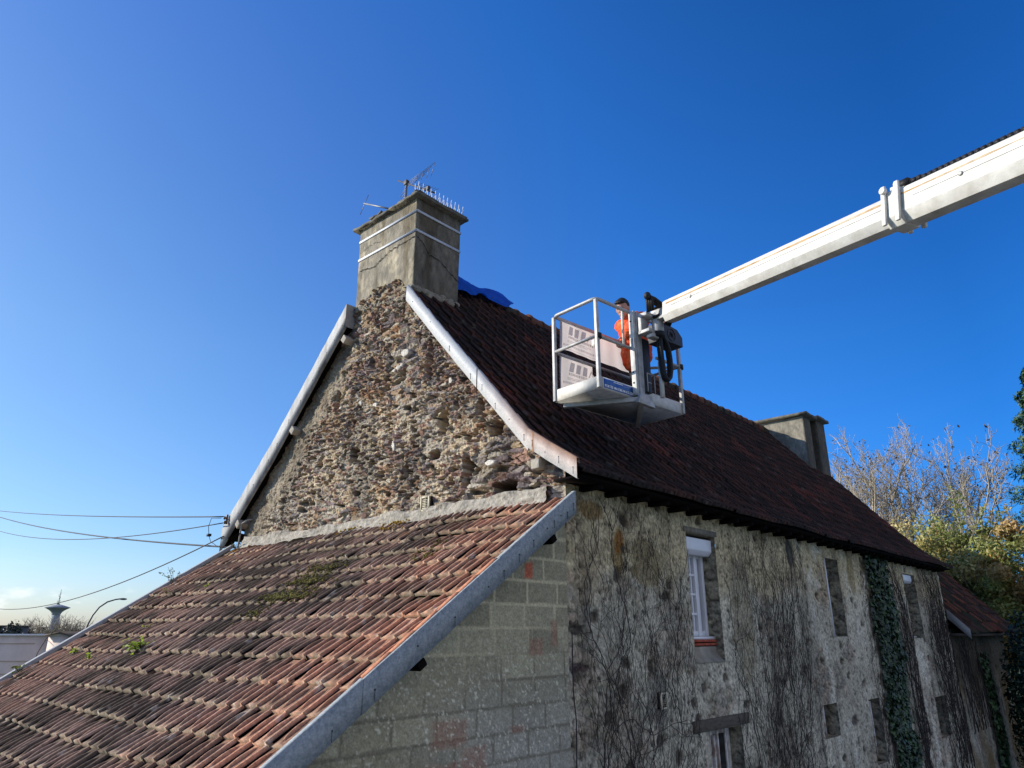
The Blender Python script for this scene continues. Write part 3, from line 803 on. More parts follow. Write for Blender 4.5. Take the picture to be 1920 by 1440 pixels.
for pts, dr in ((VT + [(4.02, 1.58)], 0.19), ([(8.12, 4.53), (9.78, 2.80), (11.08, 1.57)], 0.30)):
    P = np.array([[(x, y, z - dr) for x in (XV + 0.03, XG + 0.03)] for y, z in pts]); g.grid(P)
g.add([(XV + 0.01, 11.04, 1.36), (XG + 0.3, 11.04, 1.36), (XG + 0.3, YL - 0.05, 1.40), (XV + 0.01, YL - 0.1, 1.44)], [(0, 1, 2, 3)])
g.build('rake_soffit', M['shadewood'], house)
for (y, z) in ((9.30, 2.84), (8.12 + 0.02, 3.98), (4.55, 1.60), (10.62, 1.58)):
    g = MB(); g.box((XG - 0.075, y, z), (0.17, 0.11, 0.10), np.array([(1, 0, 0), (0, 0.72, 0.69), (0, -0.69, 0.72)]) if y > 5 else None)
    g.build('purlin_end', M['paleswood'], house, bevel=0.008)

# --- near chimney
CX0, CX1, CY0, CY1 = 5.47, 6.29, 6.78, 8.09
ch = MB()
nzv = 90; zz = np.linspace(3.9, 5.80, nzv)
ring = []
for (x0, y0, x1, y1) in ((CX0, CY1, CX0, CY0), (CX0, CY0, CX1, CY0), (CX1, CY0, CX1, CY1), (CX1, CY1, CX0, CY1)):
    for t in np.linspace(0, 1, 40)[:-1]:
        ring.append((x0 + (x1 - x0) * t, y0 + (y1 - y0) * t))
ring.append(ring[0]); ring = np.array(ring)
cxm, cym = (CX0 + CX1) / 2, (CY0 + CY1) / 2
P = np.zeros((len(ring), nzv, 3))
for j, z in enumerate(zz):
    k = 1 + 0.012 * (z - 4.4)
    dxy = (ring - (cxm, cym))
    bmp = 0.008 * (fbm(ring[:, 0] * 5 + ring[:, 1] * 6, np.full(len(ring), z * 5), 230, 3) - 0.5)
    P[:, j, 0] = cxm + dxy[:, 0] * (k + bmp); P[:, j, 1] = cym + dxy[:, 1] * (k + bmp)
    zb = np.where(ring[:, 0] < CX0 + 0.01, 4.27 + 0.2 * (ring[:, 1] - CY0) / 1.31, 3.9); P[:, j, 2] = zb + (5.8 - zb) * j / (nzv - 1)
P[-1] = P[0]
CHC = np.ones(P.shape)
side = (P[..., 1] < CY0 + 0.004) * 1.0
CHC = CHC * (1 - 0.42 * side)[..., None]  # darker tone painted over the shaded -Y face
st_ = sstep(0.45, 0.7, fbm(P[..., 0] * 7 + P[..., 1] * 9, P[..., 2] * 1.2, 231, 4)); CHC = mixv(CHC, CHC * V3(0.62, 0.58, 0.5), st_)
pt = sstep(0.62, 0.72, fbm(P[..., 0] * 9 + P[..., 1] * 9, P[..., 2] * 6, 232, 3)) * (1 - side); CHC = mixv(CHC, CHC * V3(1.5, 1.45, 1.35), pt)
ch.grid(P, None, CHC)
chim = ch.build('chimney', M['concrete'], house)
cap = MB()                                       # broken stone slabs with mortar on top
def slab(g, x0, x1, y0, y1, z, th, seed, n=9):
    rs = np.random.default_rng(seed); pts = []
    for (a, b) in (((x0, y0), (x1, y0)), ((x1, y0), (x1, y1)), ((x1, y1), (x0, y1)), ((x0, y1), (x0, y0))):
        for t in np.linspace(0, 1, n)[:-1]:
            pts.append((a[0] + (b[0] - a[0]) * t + rs.normal() * 0.008, a[1] + (b[1] - a[1]) * t + rs.normal() * 0.008))
    g.prism(pts, (0, 0, z), (1, 0, 0), (0, 1, 0), (0, 0, th))
slab(cap, 5.385, 6.38, 6.685, 7.33, 5.795, 0.035, 1); slab(cap, 5.40, 6.38, 7.335, 8.19, 5.79, 0.045, 2)
slab(cap, 5.41, 6.36, 6.70, 7.15, 5.835, 0.03, 3); slab(cap, 5.45, 6.3, 7.2, 8.15, 5.838, 0.03, 4); slab(cap, 5.42, 5.7, 7.55, 7.85, 5.87, 0.03, 5)
cap.build('chimney_cap', M['slate'], chim)
for z in (5.565, 5.255):
    s = MB(); k = 1 + 0.012 * (z - 4.4)
    a, b, c, d = cxm - (cxm - CX0) * k - 0.007, cxm + (CX1 - cxm) * k + 0.007, cym - (cym - CY0) * k - 0.007, cym + (CY1 - cym) * k + 0.007
    hgt = 0.038
    for (p, q) in (((a, c), (a, d)), ((a, c), (b, c)), ((b, c), (b, d)), ((a, d), (b, d))):
        lo = np.minimum(p, q); hi = np.maximum(p, q)
        s.box2((lo[0] - 0.0025, lo[1] - 0.0025, z), (hi[0] + 0.0025, hi[1] + 0.0025, z + hgt))
    s.build('chimney_strap', M['strap'], chim)
def crack(pts2, plane, wd, seed):
    rs = np.random.default_rng(seed); P = path_points(np.array(pts2, float), 40); g = MB(); A = []
    for i, (s, z) in enumerate(P):
        z += rs.normal() * 0.008; wv = wd * (0.4 + 0.9 * rs.random())
        k = 1 + 0.012 * (z - 4.4)
        for dz in (-wv, wv):
            if plane == 'x':
                A.append((cxm - (cxm - CX0) * k - 0.008, cym + (s - cym) * k, z + dz))
            else:
                A.append((cxm + (s - cxm) * k, cym - (cym - CY0) * k - 0.008, z + dz))
    g.grid(np.array(A).reshape(-1, 2, 3)); g.build('crack', M['dark'], chim)
crack([(6.80, 5.175), (7.05, 5.17), (7.25, 5.165), (7.45, 5.12), (7.7, 5.03), (8.04, 5.09)], 'x', 0.007, 1)
crack([(5.47, 5.18), (5.6, 5.12), (5.72, 4.98), (5.9, 4.98), (6.1, 4.86), (6.29, 4.78)], 'y', 0.007, 2)
crack([(7.55, 5.40), (7.75, 5.44), (7.95, 5.42), (8.05, 5.38)], 'x', 0.003, 3)
g = MB()                                         # ragged mortar at the foot
rs = np.random.default_rng(77)
for i in range(60):
    t = rs.random()
    g.ball((CX0 + 0.005, CY0 + (CY1 - CY0) * t, 4.27 + 0.19 * t + rs.normal() * 0.02), (0.03, 0.025 + 0.05 * rs.random(), 0.015 + 0.025 * rs.random()), 7, 5)
for i in range(50):
    t = rs.random()
    g.ball((CX0 + (CX1 - CX0) * t, CY0 - 0.0, 4.39 + rs.normal() * 0.02), (0.03 + 0.05 * rs.random(), 0.035, 0.02 + 0.03 * rs.random()), 7, 5)
g.build('mortar_fillet', M['concrete'], chim, smooth=True)

# --- far chimney: two stacks with a recess between them
g = MB()
def stack(x0, x1, y0, z1, front):
    ys_ = np.linspace(8.2, y0, 30); xs_ = np.linspace(x0, x1, 14)[1:]; ring_ = [(x0, y) for y in ys_] + [(x, y0) for x in xs_] + [(x1, y) for y in np.linspace(y0, 8.2, 8)[1:]]
    zs_ = np.linspace(3.7, z1, 30)
    P_ = np.array([[(x, y, z) for z in zs_] for x, y in ring_])
    c_ = np.where((P_[..., 0] < x0 + 0.01) & (P_[..., 1] > y0 + 0.01), front, 0.42) * (0.75 + 0.5 * fbm(P_[..., 0] * 5 + P_[..., 1] * 6, P_[..., 2] * 1.5, 236, 4))  # lit front kept pale, shaded and recessed faces painted darker
    g.grid(P_, None, np.repeat(c_[..., None], 3, -1) * V3(0.98, 1.0, 1.02)); g.add([(x0, y0, z1), (x1, y0, z1), (x1, 8.2, z1), (x0, 8.2, z1)], [(0, 1, 2, 3)], (0.3, 0.3, 0.3))
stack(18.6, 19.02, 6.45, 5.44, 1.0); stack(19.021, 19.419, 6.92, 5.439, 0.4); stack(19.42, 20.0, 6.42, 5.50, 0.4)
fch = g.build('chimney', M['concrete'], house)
g = MB()
slab(g, 18.48, 19.3, 6.33, 8.3, 5.44, 0.07, 8); slab(g, 19.3, 20.12, 6.30, 8.3, 5.50, 0.07, 9)
g.build('chimney_cap', M['slate'], fch)

# --- windows of the long wall
def window(x0, x1, z0, z1, y, bars_v, bars_h, fm, sash=0.055, pane=True, sill=True, name='window'):
    g = MB(); d = 0.06
    for a, b in ((x0, x0 + sash), (x1 - sash, x1)):
        g.box2((a, y, z0), (b, y + d, z1))
    g.box2((x0 + sash, y + 0.002, z0), (x1 - sash, y + d, z0 + sash)); g.box2((x0 + sash, y + 0.002, z1 - sash), (x1 - sash, y + d, z1))
    xm = (x0 + x1) / 2
    if x1 - x0 > 0.5:
        g.box2((xm - 0.045, y - 0.018, z0 + sash), (xm + 0.065, y + d, z1 - sash))
    for k in range(1, bars_h + 1):
        z = z0 + (z1 - z0) * k / (bars_h + 1)
        g.box2((x0 + sash, y - 0.004, z - 0.013), (xm - 0.045 if x1 - x0 > 0.5 else x1 - sash, y + 0.02, z + 0.013))
    for k in range(1, bars_v + 1):
        x = x0 + (x1 - x0) * k / (bars_v + 1)
        g.box2((x - 0.012, y - 0.05, z0 + 0.01), (x + 0.012, y - 0.028, z1 - 0.01))
    w = g.build(name, fm, house, bevel=0.004)
    if pane:
        p = MB(); p.box2((x0 + 0.03, y + 0.028, z0 + 0.03), (x1 - 0.03, y + 0.034, z1 - 0.03)); p.build('pane', M['glass'], w)
    if sill:
        p = MB(); p.box2((x0, y - 0.10, z0 - 0.035), (x1, y + 0.03, z0 - 0.002)); p.build('sill', M['white'], w)
    return w
g = MB(); y_, z0_, z1_ = YR + 0.20, -0.05, 0.93       # double casement seen at a steep angle
for (a_, b_, f_) in ((7.87, 7.93, 0), (8.00, 8.02, 0.01), (8.10, 8.20, -0.01), (8.262, 8.285, 0.0), (8.345, 8.425, -0.015), (8.525, 8.58, -0.02)):
    g.box2((a_, y_ + f_, z0_), (b_, y_ + 0.06, z1_))
for z_ in (-0.02, 0.21, 0.44, 0.67):
    g.box2((8.202, y_ - 0.004, z_ - 0.014), (8.343, y_ + 0.02, z_ + 0.014))
g.box2((7.932, y_ + 0.004, z0_), (8.523, y_ + 0.05, z0_ + 0.06)); g.box2((7.932, y_ + 0.004, z1_ - 0.05), (8.523, y_ + 0.05, z1_))
w1 = g.build('window', M['white'], house, bevel=0.004)
p = MB(); p.box2((7.9, y_ + 0.055, z0_ + 0.03), (8.55, y_ + 0.059, z1_ - 0.03)); p.build('pane', M['glass'], w1)
p = MB(); p.box2((7.87, y_ - 0.10, z0_ - 0.035), (8.585, y_ + 0.03, z0_ - 0.002)); p.build('sill', M['white'], w1)
p = MB()
prf = [(0.04, 1.105), (0.04, 0.96), (0.085, 0.905), (0.2, 0.905), (0.2, 1.105)]
p.prism(prf, (7.87, YR, 0), (0, 1, 0), (0, 0, 1), (0.70, 0, 0)); p.build('shutter_box', M['white'], w1, bevel=0.006)
p = MB()
for k, z in enumerate((-0.155, -0.115)):
    for j in range(4):
        p.box2((7.87 + j * 0.18, YR + 0.085 - 0.004 * (j % 2), z), (7.87 + j * 0.18 + 0.165, YR + 0.3, z + 0.028))
p.build('brick_course', M['brick'], w1)
p = MB()
prf = [(0.30, -0.165)] + [(0.09 - 0.10 * t ** 2.2, -0.165 - 0.175 * t) for t in np.linspace(0, 1, 8)] + [(0.30, -0.34)]
p.prism(prf, (7.87, YR, 0), (0, 1, 0), (0, 0, 1), (0.715, 0, 0)); p.build('cement_apron', M['concrete2'], w1)
p = MB(); p.box2((7.8, YR - 0.012, 1.152), (8.64, YR + 0.3, 1.215)); p.build('lintel', M['concrete'], w1)
w2 = window(12.43, 13.05, -0.04, 1.15, YR + 0.28, 0, 2, M['white'])
p = MB(); p.box2((12.425, YR - 0.012, -0.06), (12.447, YR + 0.02, 1.16)); p.build('guide_rail', M['white'], w2)
w3 = window(16.98, 17.83, -0.08, 1.0, YR + 0.25, 0, 2, M['white'])
p = MB(); p.prism([(0.03, 1.16), (0.03, 1.04), (0.07, 0.99), (0.26, 0.99), (0.26, 1.16)], (16.98, YR, 0), (0, 1, 0), (0, 0, 1), (0.72, 0, 0)); p.build('shutter_box', M['white'], w3, bevel=0.006)
w4 = window(8.06, 8.84, -2.55, -1.07, YR + 0.16, 3, 2, M['peel'], sash=0.07)
p = MB(); p.box2((7.68, YR - 0.028, -1.052), (9.04, YR + 0.25, -0.93)); p.build('lintel', M['wood'], w4, bevel=0.01)
w5 = window(11.5, 12.11, -1.45, -1.03, YR + 0.3, 0, 1, M['peel'])
p = MB(); p.box2((11.49, YR - 0.02, -1.46), (11.515, YR + 0.01, -1.02)); p.build('guide_rail', M['peel'], w5)
w6 = window(13.61, 14.14, -2.03, -1.08, YR + 0.3, 0, 2, M['peel'])
p = MB(); p.box2((13.6, YR - 0.02, -1.9), (13.622, YR + 0.01, -1.09)); p.build('guide_rail', M['peel'], w6)
w7 = window(17.76, 18.59, -2.03, -1.3, YR + 0.3, 2, 1, M['wood'])

def vent_grille(c, nrm, wdt, hgt, parent):
    """framed louvre with its back plate; nrm is 'x' or 'y' (faces to the negative axis)"""
    g = MB()
    def bx(a0, a1, z0, z1, d0, d1, mi=0):
        if nrm == 'x':
            g.box2((c[0] - d1, c[1] + a0, c[2] + z0), (c[0] - d0, c[1] + a1, c[2] + z1), None, mi)
        else:
            g.box2((c[0] + a0, c[1] - d1, c[2] + z0), (c[0] + a1, c[1] - d0, c[2] + z1), None, mi)
    w, h = wdt / 2, hgt / 2
    bx(-w, w, -h, h, -0.05, 0.0, 1)
    for a in ((-w, -w + 0.018), (w - 0.018, w)):
        bx(a[0], a[1], -h, h, 0.001, 0.02)
    bx(-w + 0.018, w - 0.018, -h, -h + 0.018, 0.001, 0.018); bx(-w + 0.018, w - 0.018, h - 0.018, h, 0.001, 0.018)
    n = int(hgt / 0.022)
    for i in range(1, n):
        z = -h + 0.018 + (hgt - 0.036) * i / n
        bx(-w + 0.018, w - 0.018, z - 0.005, z + 0.003, 0.001, 0.012)
    bx(-0.004, 0.004, -h + 0.018, h - 0.018, 0.0015, 0.0135)
    return g.build('vent_grille', [M['vent'], M['dark']], parent)
vent_grille((7.065, YR - 0.02, -0.68), 'y', 0.13, 0.16, house)
vent_grille((XG - 0.075, 6.29, 1.405), 'x', 0.15, 0.17, house)

# cable down the corner, conduit and insulator bracket at the left eave
g = MB(); g.tube([(5.53, YR - 0.03, 0.0), (5.52, YR - 0.035, -0.5), (5.56, YR - 0.03, -0.75), (5.54, YR - 0.035, -1.2), (5.55, YR - 0.03, -1.8), (5.56, YR - 0.03, -2.6), (5.56, YR - 0.03, -4.1)], 0.006, 6)
g.build('wall_cable', M['cable'], house)
g = MB(); g.tube([(XG - 0.10, 10.62, 1.16), (XG - 0.10, 10.6, 1.4), (XG - 0.12, 10.55, 1.58), (XG - 0.06, 10.48, 1.64), (XG + 0.02, 10.45, 1.65)], 0.013, 8)
g.build('conduit', M['conduit'], house, smooth=True)
g = MB()
g.box((XV - 0.02, 10.93, 1.68), (0.03, 0.025, 0.15)); g.ball((XV - 0.05, 10.95, 1.70), (0.02, 0.02, 0.028), 10, 8); g.ball((XV - 0.05, 10.93, 1.63), (0.02, 0.02, 0.028), 10, 8)
g.build('insulator_bracket', M['brownbits'], house, smooth=False, bevel=0.004)
# ------------------------------------------------------------------ lean-to in front of the gable
LS = 0.67
def lz(X): return 1.25 - LS * (5.39 - np.asarray(X, float))
lean = thing('lean_to', 'low concrete block lean-to with a clay tiled roof against the gable', 'lean-to', (3.3, 7.4, -4.2))
def block_field(X, Z):
    row = np.floor((Z + 0.1 + 20) / 0.2013); zr = (Z + 0.1 + 20) / 0.2013 - row
    sh = _h(row, row * 0, 301) * 0.5
    wob = 0.012 * (fbm(X * 3, row, 302, 2) - 0.5)
    col_ = np.floor((X + sh) / 0.42); xr = (X + sh) / 0.42 - col_
    jx = np.minimum(xr, 1 - xr) * 0.42; jz = np.minimum(zr, 1 - zr) * 0.2013 + wob
    j = 0.010 + 0.008 * (fbm(X * 5, Z * 5, 303, 3) - 0.4)
    joint = np.maximum(sstep(j + 0.005, j - 0.002, jx), sstep(j + 0.005, j - 0.002, jz))
    r = _h(col_, row, 304); r2 = _h(col_, row, 305)
    H = 0.004 * (r - 0.5) + 0.004 * (fbm(X * 70, Z * 70, 306, 3) - 0.5) + joint * 0.004 * (fbm(X * 6, Z * 6, 307) - 0.3)
    C = np.broadcast_to(V3(0.175, 0.17, 0.135), X.shape + (3,)) * (0.80 + 0.4 * r)[..., None]
    C = C * (0.75 + 0.5 * fbm(X * 40, Z * 40, 308, 3))[..., None]
    low = sstep(0.0, -0.9, Z + 0.5 * (fbm(X * 1.2, Z * 1.2, 309, 3) - 0.5)) * sstep(3.4, 4.8, X)
    C = mixv(C, np.broadcast_to(V3(0.175, 0.18, 0.185), C.shape) * (0.7 + 0.6 * fbm(X * 30, Z * 30, 310, 3))[..., None], low * 0.8)
    jl = sstep(-0.35, 0.2, Z + 0.3 * (fbm(X * 2, Z, 311) - 0.5) - 0.35 * sstep(3.6, 5.4, X) + 0.25)
    jc = mixv(np.broadcast_to(V3(0.105, 0.10, 0.085), C.shape), np.broadcast_to(V3(0.30, 0.28, 0.215), C.shape), jl)
    C = mixv(C, jc, joint * 0.85)
    spk = sstep(0.68, 0.78, fbm(X * 55, Z * 55, 312, 2)) * sstep(0.2, -0.5, Z) * sstep(0.35, 0.6, fbm(X * 1.7, Z * 1.7, 313, 3))
    C = mixv(C, np.broadcast_to(V3(0.42, 0.42, 0.40), C.shape), spk * 0.65)
    for (x, z, a, b) in ((4.95, 0.52, 0.055, 0.07), (4.05, -0.72, 0.2, 0.10), (4.3, -0.92, 0.14, 0.1), (5.05, -0.12, 0.1, 0.08), (4.8, -0.75, 0.10, 0.03), (3.9, -1.0, 0.25, 0.08), (5.3, 0.0, 0.05, 0.12)):
        ee = sstep(1.15, 0.75, np.maximum(np.abs(X - x) / a, np.abs(Z - z) / b) + 0.5 * (fbm(X * 9, Z * 9, 314, 3) - 0.5))
        strong = 0.9 if z > 0.4 else 0.5
        C = mixv(C, np.broadcast_to(V3(0.26, 0.07, 0.045) if z > 0.4 else V3(0.17, 0.085, 0.07), C.shape), ee * strong * (1 - spk))
    return H, C
xs = np.arange(1.1, XG + 0.005, 0.012); zs = np.concatenate([np.arange(-4.25, -1.7, 0.08), np.arange(-1.7, 1.24, 0.012)])
X, Z = np.meshgrid(xs, zs, indexing='ij')
H, C = block_field(X, Z)
lim = lz(X) - 0.06
g = MB(); g.grid(np.stack([X, YR - 0.004 - H, np.minimum(Z, np.maximum(lim, -4.25))], -1), Z[:-1, :-1] < lim[:-1, :-1], C, flip=True)
g.build('block_wall', M['block'], lean)
g = MB()
g.add([(1.1, YR, -4.2), (1.1, 10.7, -4.2), (1.1, 10.7, -1.72), (1.1, YR, -1.72)], [(0, 1, 2, 3)], (0.17, 0.165, 0.14))
g.add([(1.1, 10.7, -4.2), (XG, 10.7, -4.2), (XG, 10.7, 1.2), (1.1, 10.7, -1.72)], [(0, 1, 2, 3)], (0.17, 0.165, 0.14))
g.build('block_wall', M['block'], lean)
def lean_colors(P, r, r2, v, u, prof):
    X, Y, Zc = P[..., 0], P[..., 1], P[..., 2]
    fresh = sstep(6.4, 4.3, Y + 0.9 * (fbm(X * 1.5, Y * 1.5, 321, 3) - 0.5) + 0.35 * (r - 0.5)) * 0.9
    left = sstep(8.4, 10.2, Y + (r - 0.5)) * 0.35
    old = np.array([(0.31, 0.20, 0.155), (0.25, 0.165, 0.13), (0.36, 0.235, 0.185), (0.28, 0.195, 0.16), (0.39, 0.26, 0.20)])[(r2 * 4.99).astype(int)]
    new = np.array([(0.50, 0.24, 0.15), (0.43, 0.20, 0.12), (0.55, 0.29, 0.19)])[(r * 2.99).astype(int)]
    C = mixv(old, new, np.clip(np.maximum(fresh, left), 0, 1))
    C = mixv(C, np.broadcast_to(V3(0.34, 0.24, 0.175), C.shape), sstep(0.45, 0.7, fbm(X * 7, Y * 7, 322, 3)) * 0.45)
    dirt = sstep(0.50, 0.68, fbm(X * 2.2, Y * 2.2 + 5, 323, 4) + 0.13 * np.exp(-((Y - 6.6) / 1.1) ** 2 - ((X - 4.4) / 0.9) ** 2)) * (1 - fresh * 0.6)
    C = mixv(C, np.broadcast_to(V3(0.065, 0.055, 0.042), C.shape), dirt * 0.75)
    gul = sstep(0.004, 0.0, prof + 0 * X) * sstep(0.40, 0.62, fbm(X * 6, Y * 6, 324, 4) + 0.16 * ((u > 0.2) & (u < 0.42))); C = mixv(C, np.broadcast_to(V3(0.055, 0.043, 0.033), C.shape), gul * 0.8 * (1 - 0.5 * fresh))  # pan dirt, painted darker on the strip each roll shades
    C = mixv(C * 0.66, C * 1.22, sstep(0.002, 0.017, prof + 0 * X) * (0.75 + 0.25 * fresh) + 0.25 * fresh)  # sunlit roll tops painted pale, shaded pans painted darker
    lich = sstep(0.14, 0.02, v) * sstep(0.35, 0.65, fbm(X * 9, Y * 9, 325, 3)); C = mixv(C, np.broadcast_to(V3(0.30, 0.245, 0.18), C.shape), np.clip(lich, 0, 1) * 0.55)
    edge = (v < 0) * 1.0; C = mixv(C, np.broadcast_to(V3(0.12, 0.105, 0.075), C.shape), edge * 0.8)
    ora = sstep(0.7, 0.78, fbm(X * 6, Y * 4, 326, 3)) * sstep(4.9, 5.3, X) * sstep(5.9, 6.4, Y); C = mixv(C, np.broadcast_to(V3(0.42, 0.22, 0.03), C.shape), ora * 0.8)
    wh = sstep(0.80, 0.84, fbm(X * 16, Y * 16, 327, 2)); C = mixv(C, np.broadcast_to(V3(0.55, 0.5, 0.45), C.shape), wh * 0.5)
    return C
g = MB()
rows = []
for k in range(19):
    x0 = 5.454 - 0.24 * (k + 1)
    rows.append(((x0, 0, float(lz(x0)) - 0.045), (x0 + 0.24, 0, float(lz(x0 + 0.24)) - 0.045)))
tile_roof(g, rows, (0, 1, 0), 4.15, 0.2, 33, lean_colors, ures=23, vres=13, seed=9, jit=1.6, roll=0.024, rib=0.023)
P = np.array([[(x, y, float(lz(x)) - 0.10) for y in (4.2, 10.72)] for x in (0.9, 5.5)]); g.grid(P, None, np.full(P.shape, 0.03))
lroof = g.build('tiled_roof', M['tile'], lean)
VR = YR - 0.2
for (a, b, s) in ((5.42, 5.06, 11), (5.065, 4.37, 12), (4.375, 3.07, 13), (3.075, 1.05, 14)):
    verge_piece([(a, float(lz(a)) + 0.01), (b, float(lz(b)) + 0.01)], 0.215, 0.045 if s != 13 else 0.02, 'verge_board', lean, M['zincblue'], VR - 0.003 * (s % 2), s, axis='y')
g = MB()                                         # clay verge tiles showing beside the third board
for k in range(6):
    x0 = 3.1 + k * 0.21; g.beam((x0, VR + 0.045, float(lz(x0)) + 0.0), (x0 + 0.215, VR + 0.045, float(lz(x0 + 0.215)) + 0.003), 0.05, 0.02, col=(0.46, 0.2, 0.12))
g.build('verge_tile', M['tile'], lean)
for (a, b, s) in ((5.40, 4.6, 21), (4.62, 3.72, 22), (3.74, 2.86, 23), (2.88, 1.0, 24)):
    verge_piece([(a, float(lz(a)) + 0.03), (b, float(lz(b)) + 0.03)], 0.22, 0.12, 'verge_board', lean, M['zinc'], 10.84 + 0.003 * (s % 2), s, axis='y', sgn=-1)
for x in (5.12, 3.6):
    g = MB(); g.box((x, YR - 0.10, float(lz(x)) - 0.27), (0.08, 0.14, 0.06), np.array([(0.83, 0, 0.557), (0, 1, 0), (-0.557, 0, 0.83)])); g.build('purlin_end', M['shadewood'], lean, bevel=0.005)
# rough cement fillet where the tiles meet the gable
ys = np.arange(4.45, 10.5, 0.02); ss = np.linspace(0, 1, 20)
Y, S = np.meshgrid(ys, ss, indexing='ij')
topz = 1.375 + 0.10 * (fbm(Y * 3.5, Y * 0, 331, 4) - 0.5) + 0.02 * np.sin(Y * 1.3); botz = 1.20 + 0.05 * (fbm(Y * 7, Y * 0, 332, 3) - 0.5)
Zf = botz + (topz - botz) * S
Xf = XG - (0.135 - 0.05 * S) - 0.09 * (fbm(Y * 6, Zf * 10, 333, 5, 0.6) - 0.5) - 0.03 * sstep(0.15, 0, S) + 0.10 * sstep(0.9, 1.0, S)
g = MB(); g.grid(np.stack([Xf, Y, Zf], -1)); g.add(np.vstack([np.c_[Xf[:, 0], ys, botz[:, 0]], np.c_[np.full(len(ys), XG), ys, botz[:, 0] - 0.03]]), [(i, i + 1, len(ys) + i + 1, len(ys) + i) for i in range(len(ys) - 1)])
g.build('cement_fillet', M['cement'], lean, smooth=True)

# ------------------------------------------------------------------ moss and weeds on the lean-to roof
def roofpt(X, Y, h=0.0): return np.array([X - 0.557 * h, Y, float(lz(X)) - 0.02 + 0.83 * h])
def moss(label, spots, n, seed, cols=((0.12, 0.11, 0.025), (0.07, 0.07, 0.02), (0.15, 0.125, 0.035))):
    rs = np.random.default_rng(seed); g = MB()
    for (X, Y, sx, sy) in spots:
        for k in range(n):
            x = X + rs.normal() * sx; y = Y + rs.normal() * sy
            x = round((x - 5.454) / 0.24) * 0.24 + 5.454 + abs(rs.normal()) * 0.05 if rs.random() < 0.6 else x
            r = 0.004 + 0.010 * rs.random() ** 2
            g.ball(roofpt(x, y, 0.015 + 0.012 * rs.random()), (r * 1.3, r * 1.3, r * 0.8), 6, 5, None, np.array(cols[rs.integers(len(cols))]) * (0.7 + 0.6 * rs.random()))
    return tag(g.build('moss_patch', M['moss'], smooth=True), label, 'moss', 'moss on the lean-to tiles', 'stuff')
moss('largest green moss patch among the dark tiles in the middle of the lean-to roof', [(4.45, 6.95, 0.10, 0.16), (4.3, 6.75, 0.1, 0.2), (4.08, 6.62, 0.07, 0.2), (4.02, 6.95, 0.05, 0.15)], 240, 1)
moss('orange-yellow moss at the top of the lean-to tiles just under the cement fillet', [(5.36, 6.72, 0.03, 0.13), (5.38, 7.7, 0.02, 0.1)], 170, 2, ((0.30, 0.18, 0.02), (0.24, 0.16, 0.03)))
moss('small thin moss tuft low on the lean-to roof left of the block wall verge', [(3.75, 6.9, 0.05, 0.1), (4.6, 5.3, 0.04, 0.12)], 70, 3)
def leafcards(g, P, Nn, size, cols, rs, fold=0.35, aspect=0.55):
    """two-triangle folded leaves at P facing roughly Nn"""
    n = len(P); a = rs.normal(size=(n, 3)); Nn = Nn / (np.linalg.norm(Nn, axis=1)[:, None] + 1e-9)
    T = a - Nn * (a * Nn).sum(1)[:, None]; T /= np.linalg.norm(T, axis=1)[:, None] + 1e-9
    B = np.cross(Nn, T); s = size[:, None]
    V = np.stack([P - T * s * 0.5, P + B * s * aspect * 0.5 + Nn * s * fold * 0.25 + T * s * 0.05, P + T * s * 0.5, P - B * s * aspect * 0.5 + Nn * s * fold * 0.25 + T * s * 0.05], 1)
    i = np.arange(n) * 4
    F = np.concatenate([np.stack([i, i + 1, i + 2], -1), np.stack([i, i + 2, i + 3], -1)])
    g.add(V.reshape(-1, 3), F, np.repeat(cols, 4, 0))
def weed(label, base, n, hgt, lsz, seed, green=(0.30, 0.42, 0.04), spread=0.5):
    rs = np.random.default_rng(seed); t = thing('roof_weed', label, 'weed', base, 'weeds rooted on the lean-to roof')
    gs, gl = MB(), MB()
    for k in range(n):
        d = unit(V3(rs.normal() * spread - 0.3, rs.normal() * spread, 0.7)); L = hgt * (0.6 + 0.6 * rs.random())
        Q = np.array([base + d * L * q + V3(0, 0, -0.25 * L * q * q) + rs.normal(size=3) * 0.004 for q in np.linspace(0, 1, 6)])
        gs.tube(Q, np.linspace(0.004, 0.0015, 6), 4)
        m = max(4, int(L / 0.022)); q = rs.random(m) * 0.8 + 0.2
        PP = np.stack([np.interp(q, np.linspace(0, 1, 6), Q[:, j]) for j in range(3)], -1) + rs.normal(size=(m, 3)) * lsz * 0.4
        NN = np.tile(V3(-0.3, 0.3, 1), (m, 1)) + rs.normal(size=(m, 3)) * 0.5
        leafcards(gl, PP, NN, lsz * (0.6 + 0.8 * rs.random(m)), np.array(green) * (0.6 + 0.8 * rs.random((m, 1))), rs)
    gs.build('stem', M['twig'], t); gl.build('foliage', M['leaf'], t)
    return t
weed('largest bright yellow-green leafy weed growing on the lean-to roof tiles', roofpt(3.30, 8.33), 12, 0.20, 0.055, 1, spread=0.9)
weed('tiny yellow-green seedling on the roof tiles, left of the largest leafy weed', roofpt(3.14, 9.3), 4, 0.05, 0.045, 2)
weed('tiny yellow-green seedling on the roof tiles nearest the left verge board', roofpt(3.2, 10.0), 4, 0.05, 0.045, 3)
weed('thin dry stems with few dark leaves, standing over the left verge halfway up', roofpt(4.50, 10.62), 6, 0.28, 0.03, 4, (0.10, 0.12, 0.04), 0.5)
weed('pair of dark green leaves sprouting at the lower end of the left verge board', roofpt(2.86, 10.72), 4, 0.12, 0.06, 5, (0.12, 0.15, 0.03))
weed('dull green weed spread on the tiles below the thin dry stems at the left verge', roofpt(4.28, 10.2), 7, 0.11, 0.035, 6, (0.17, 0.2, 0.05), 0.9)
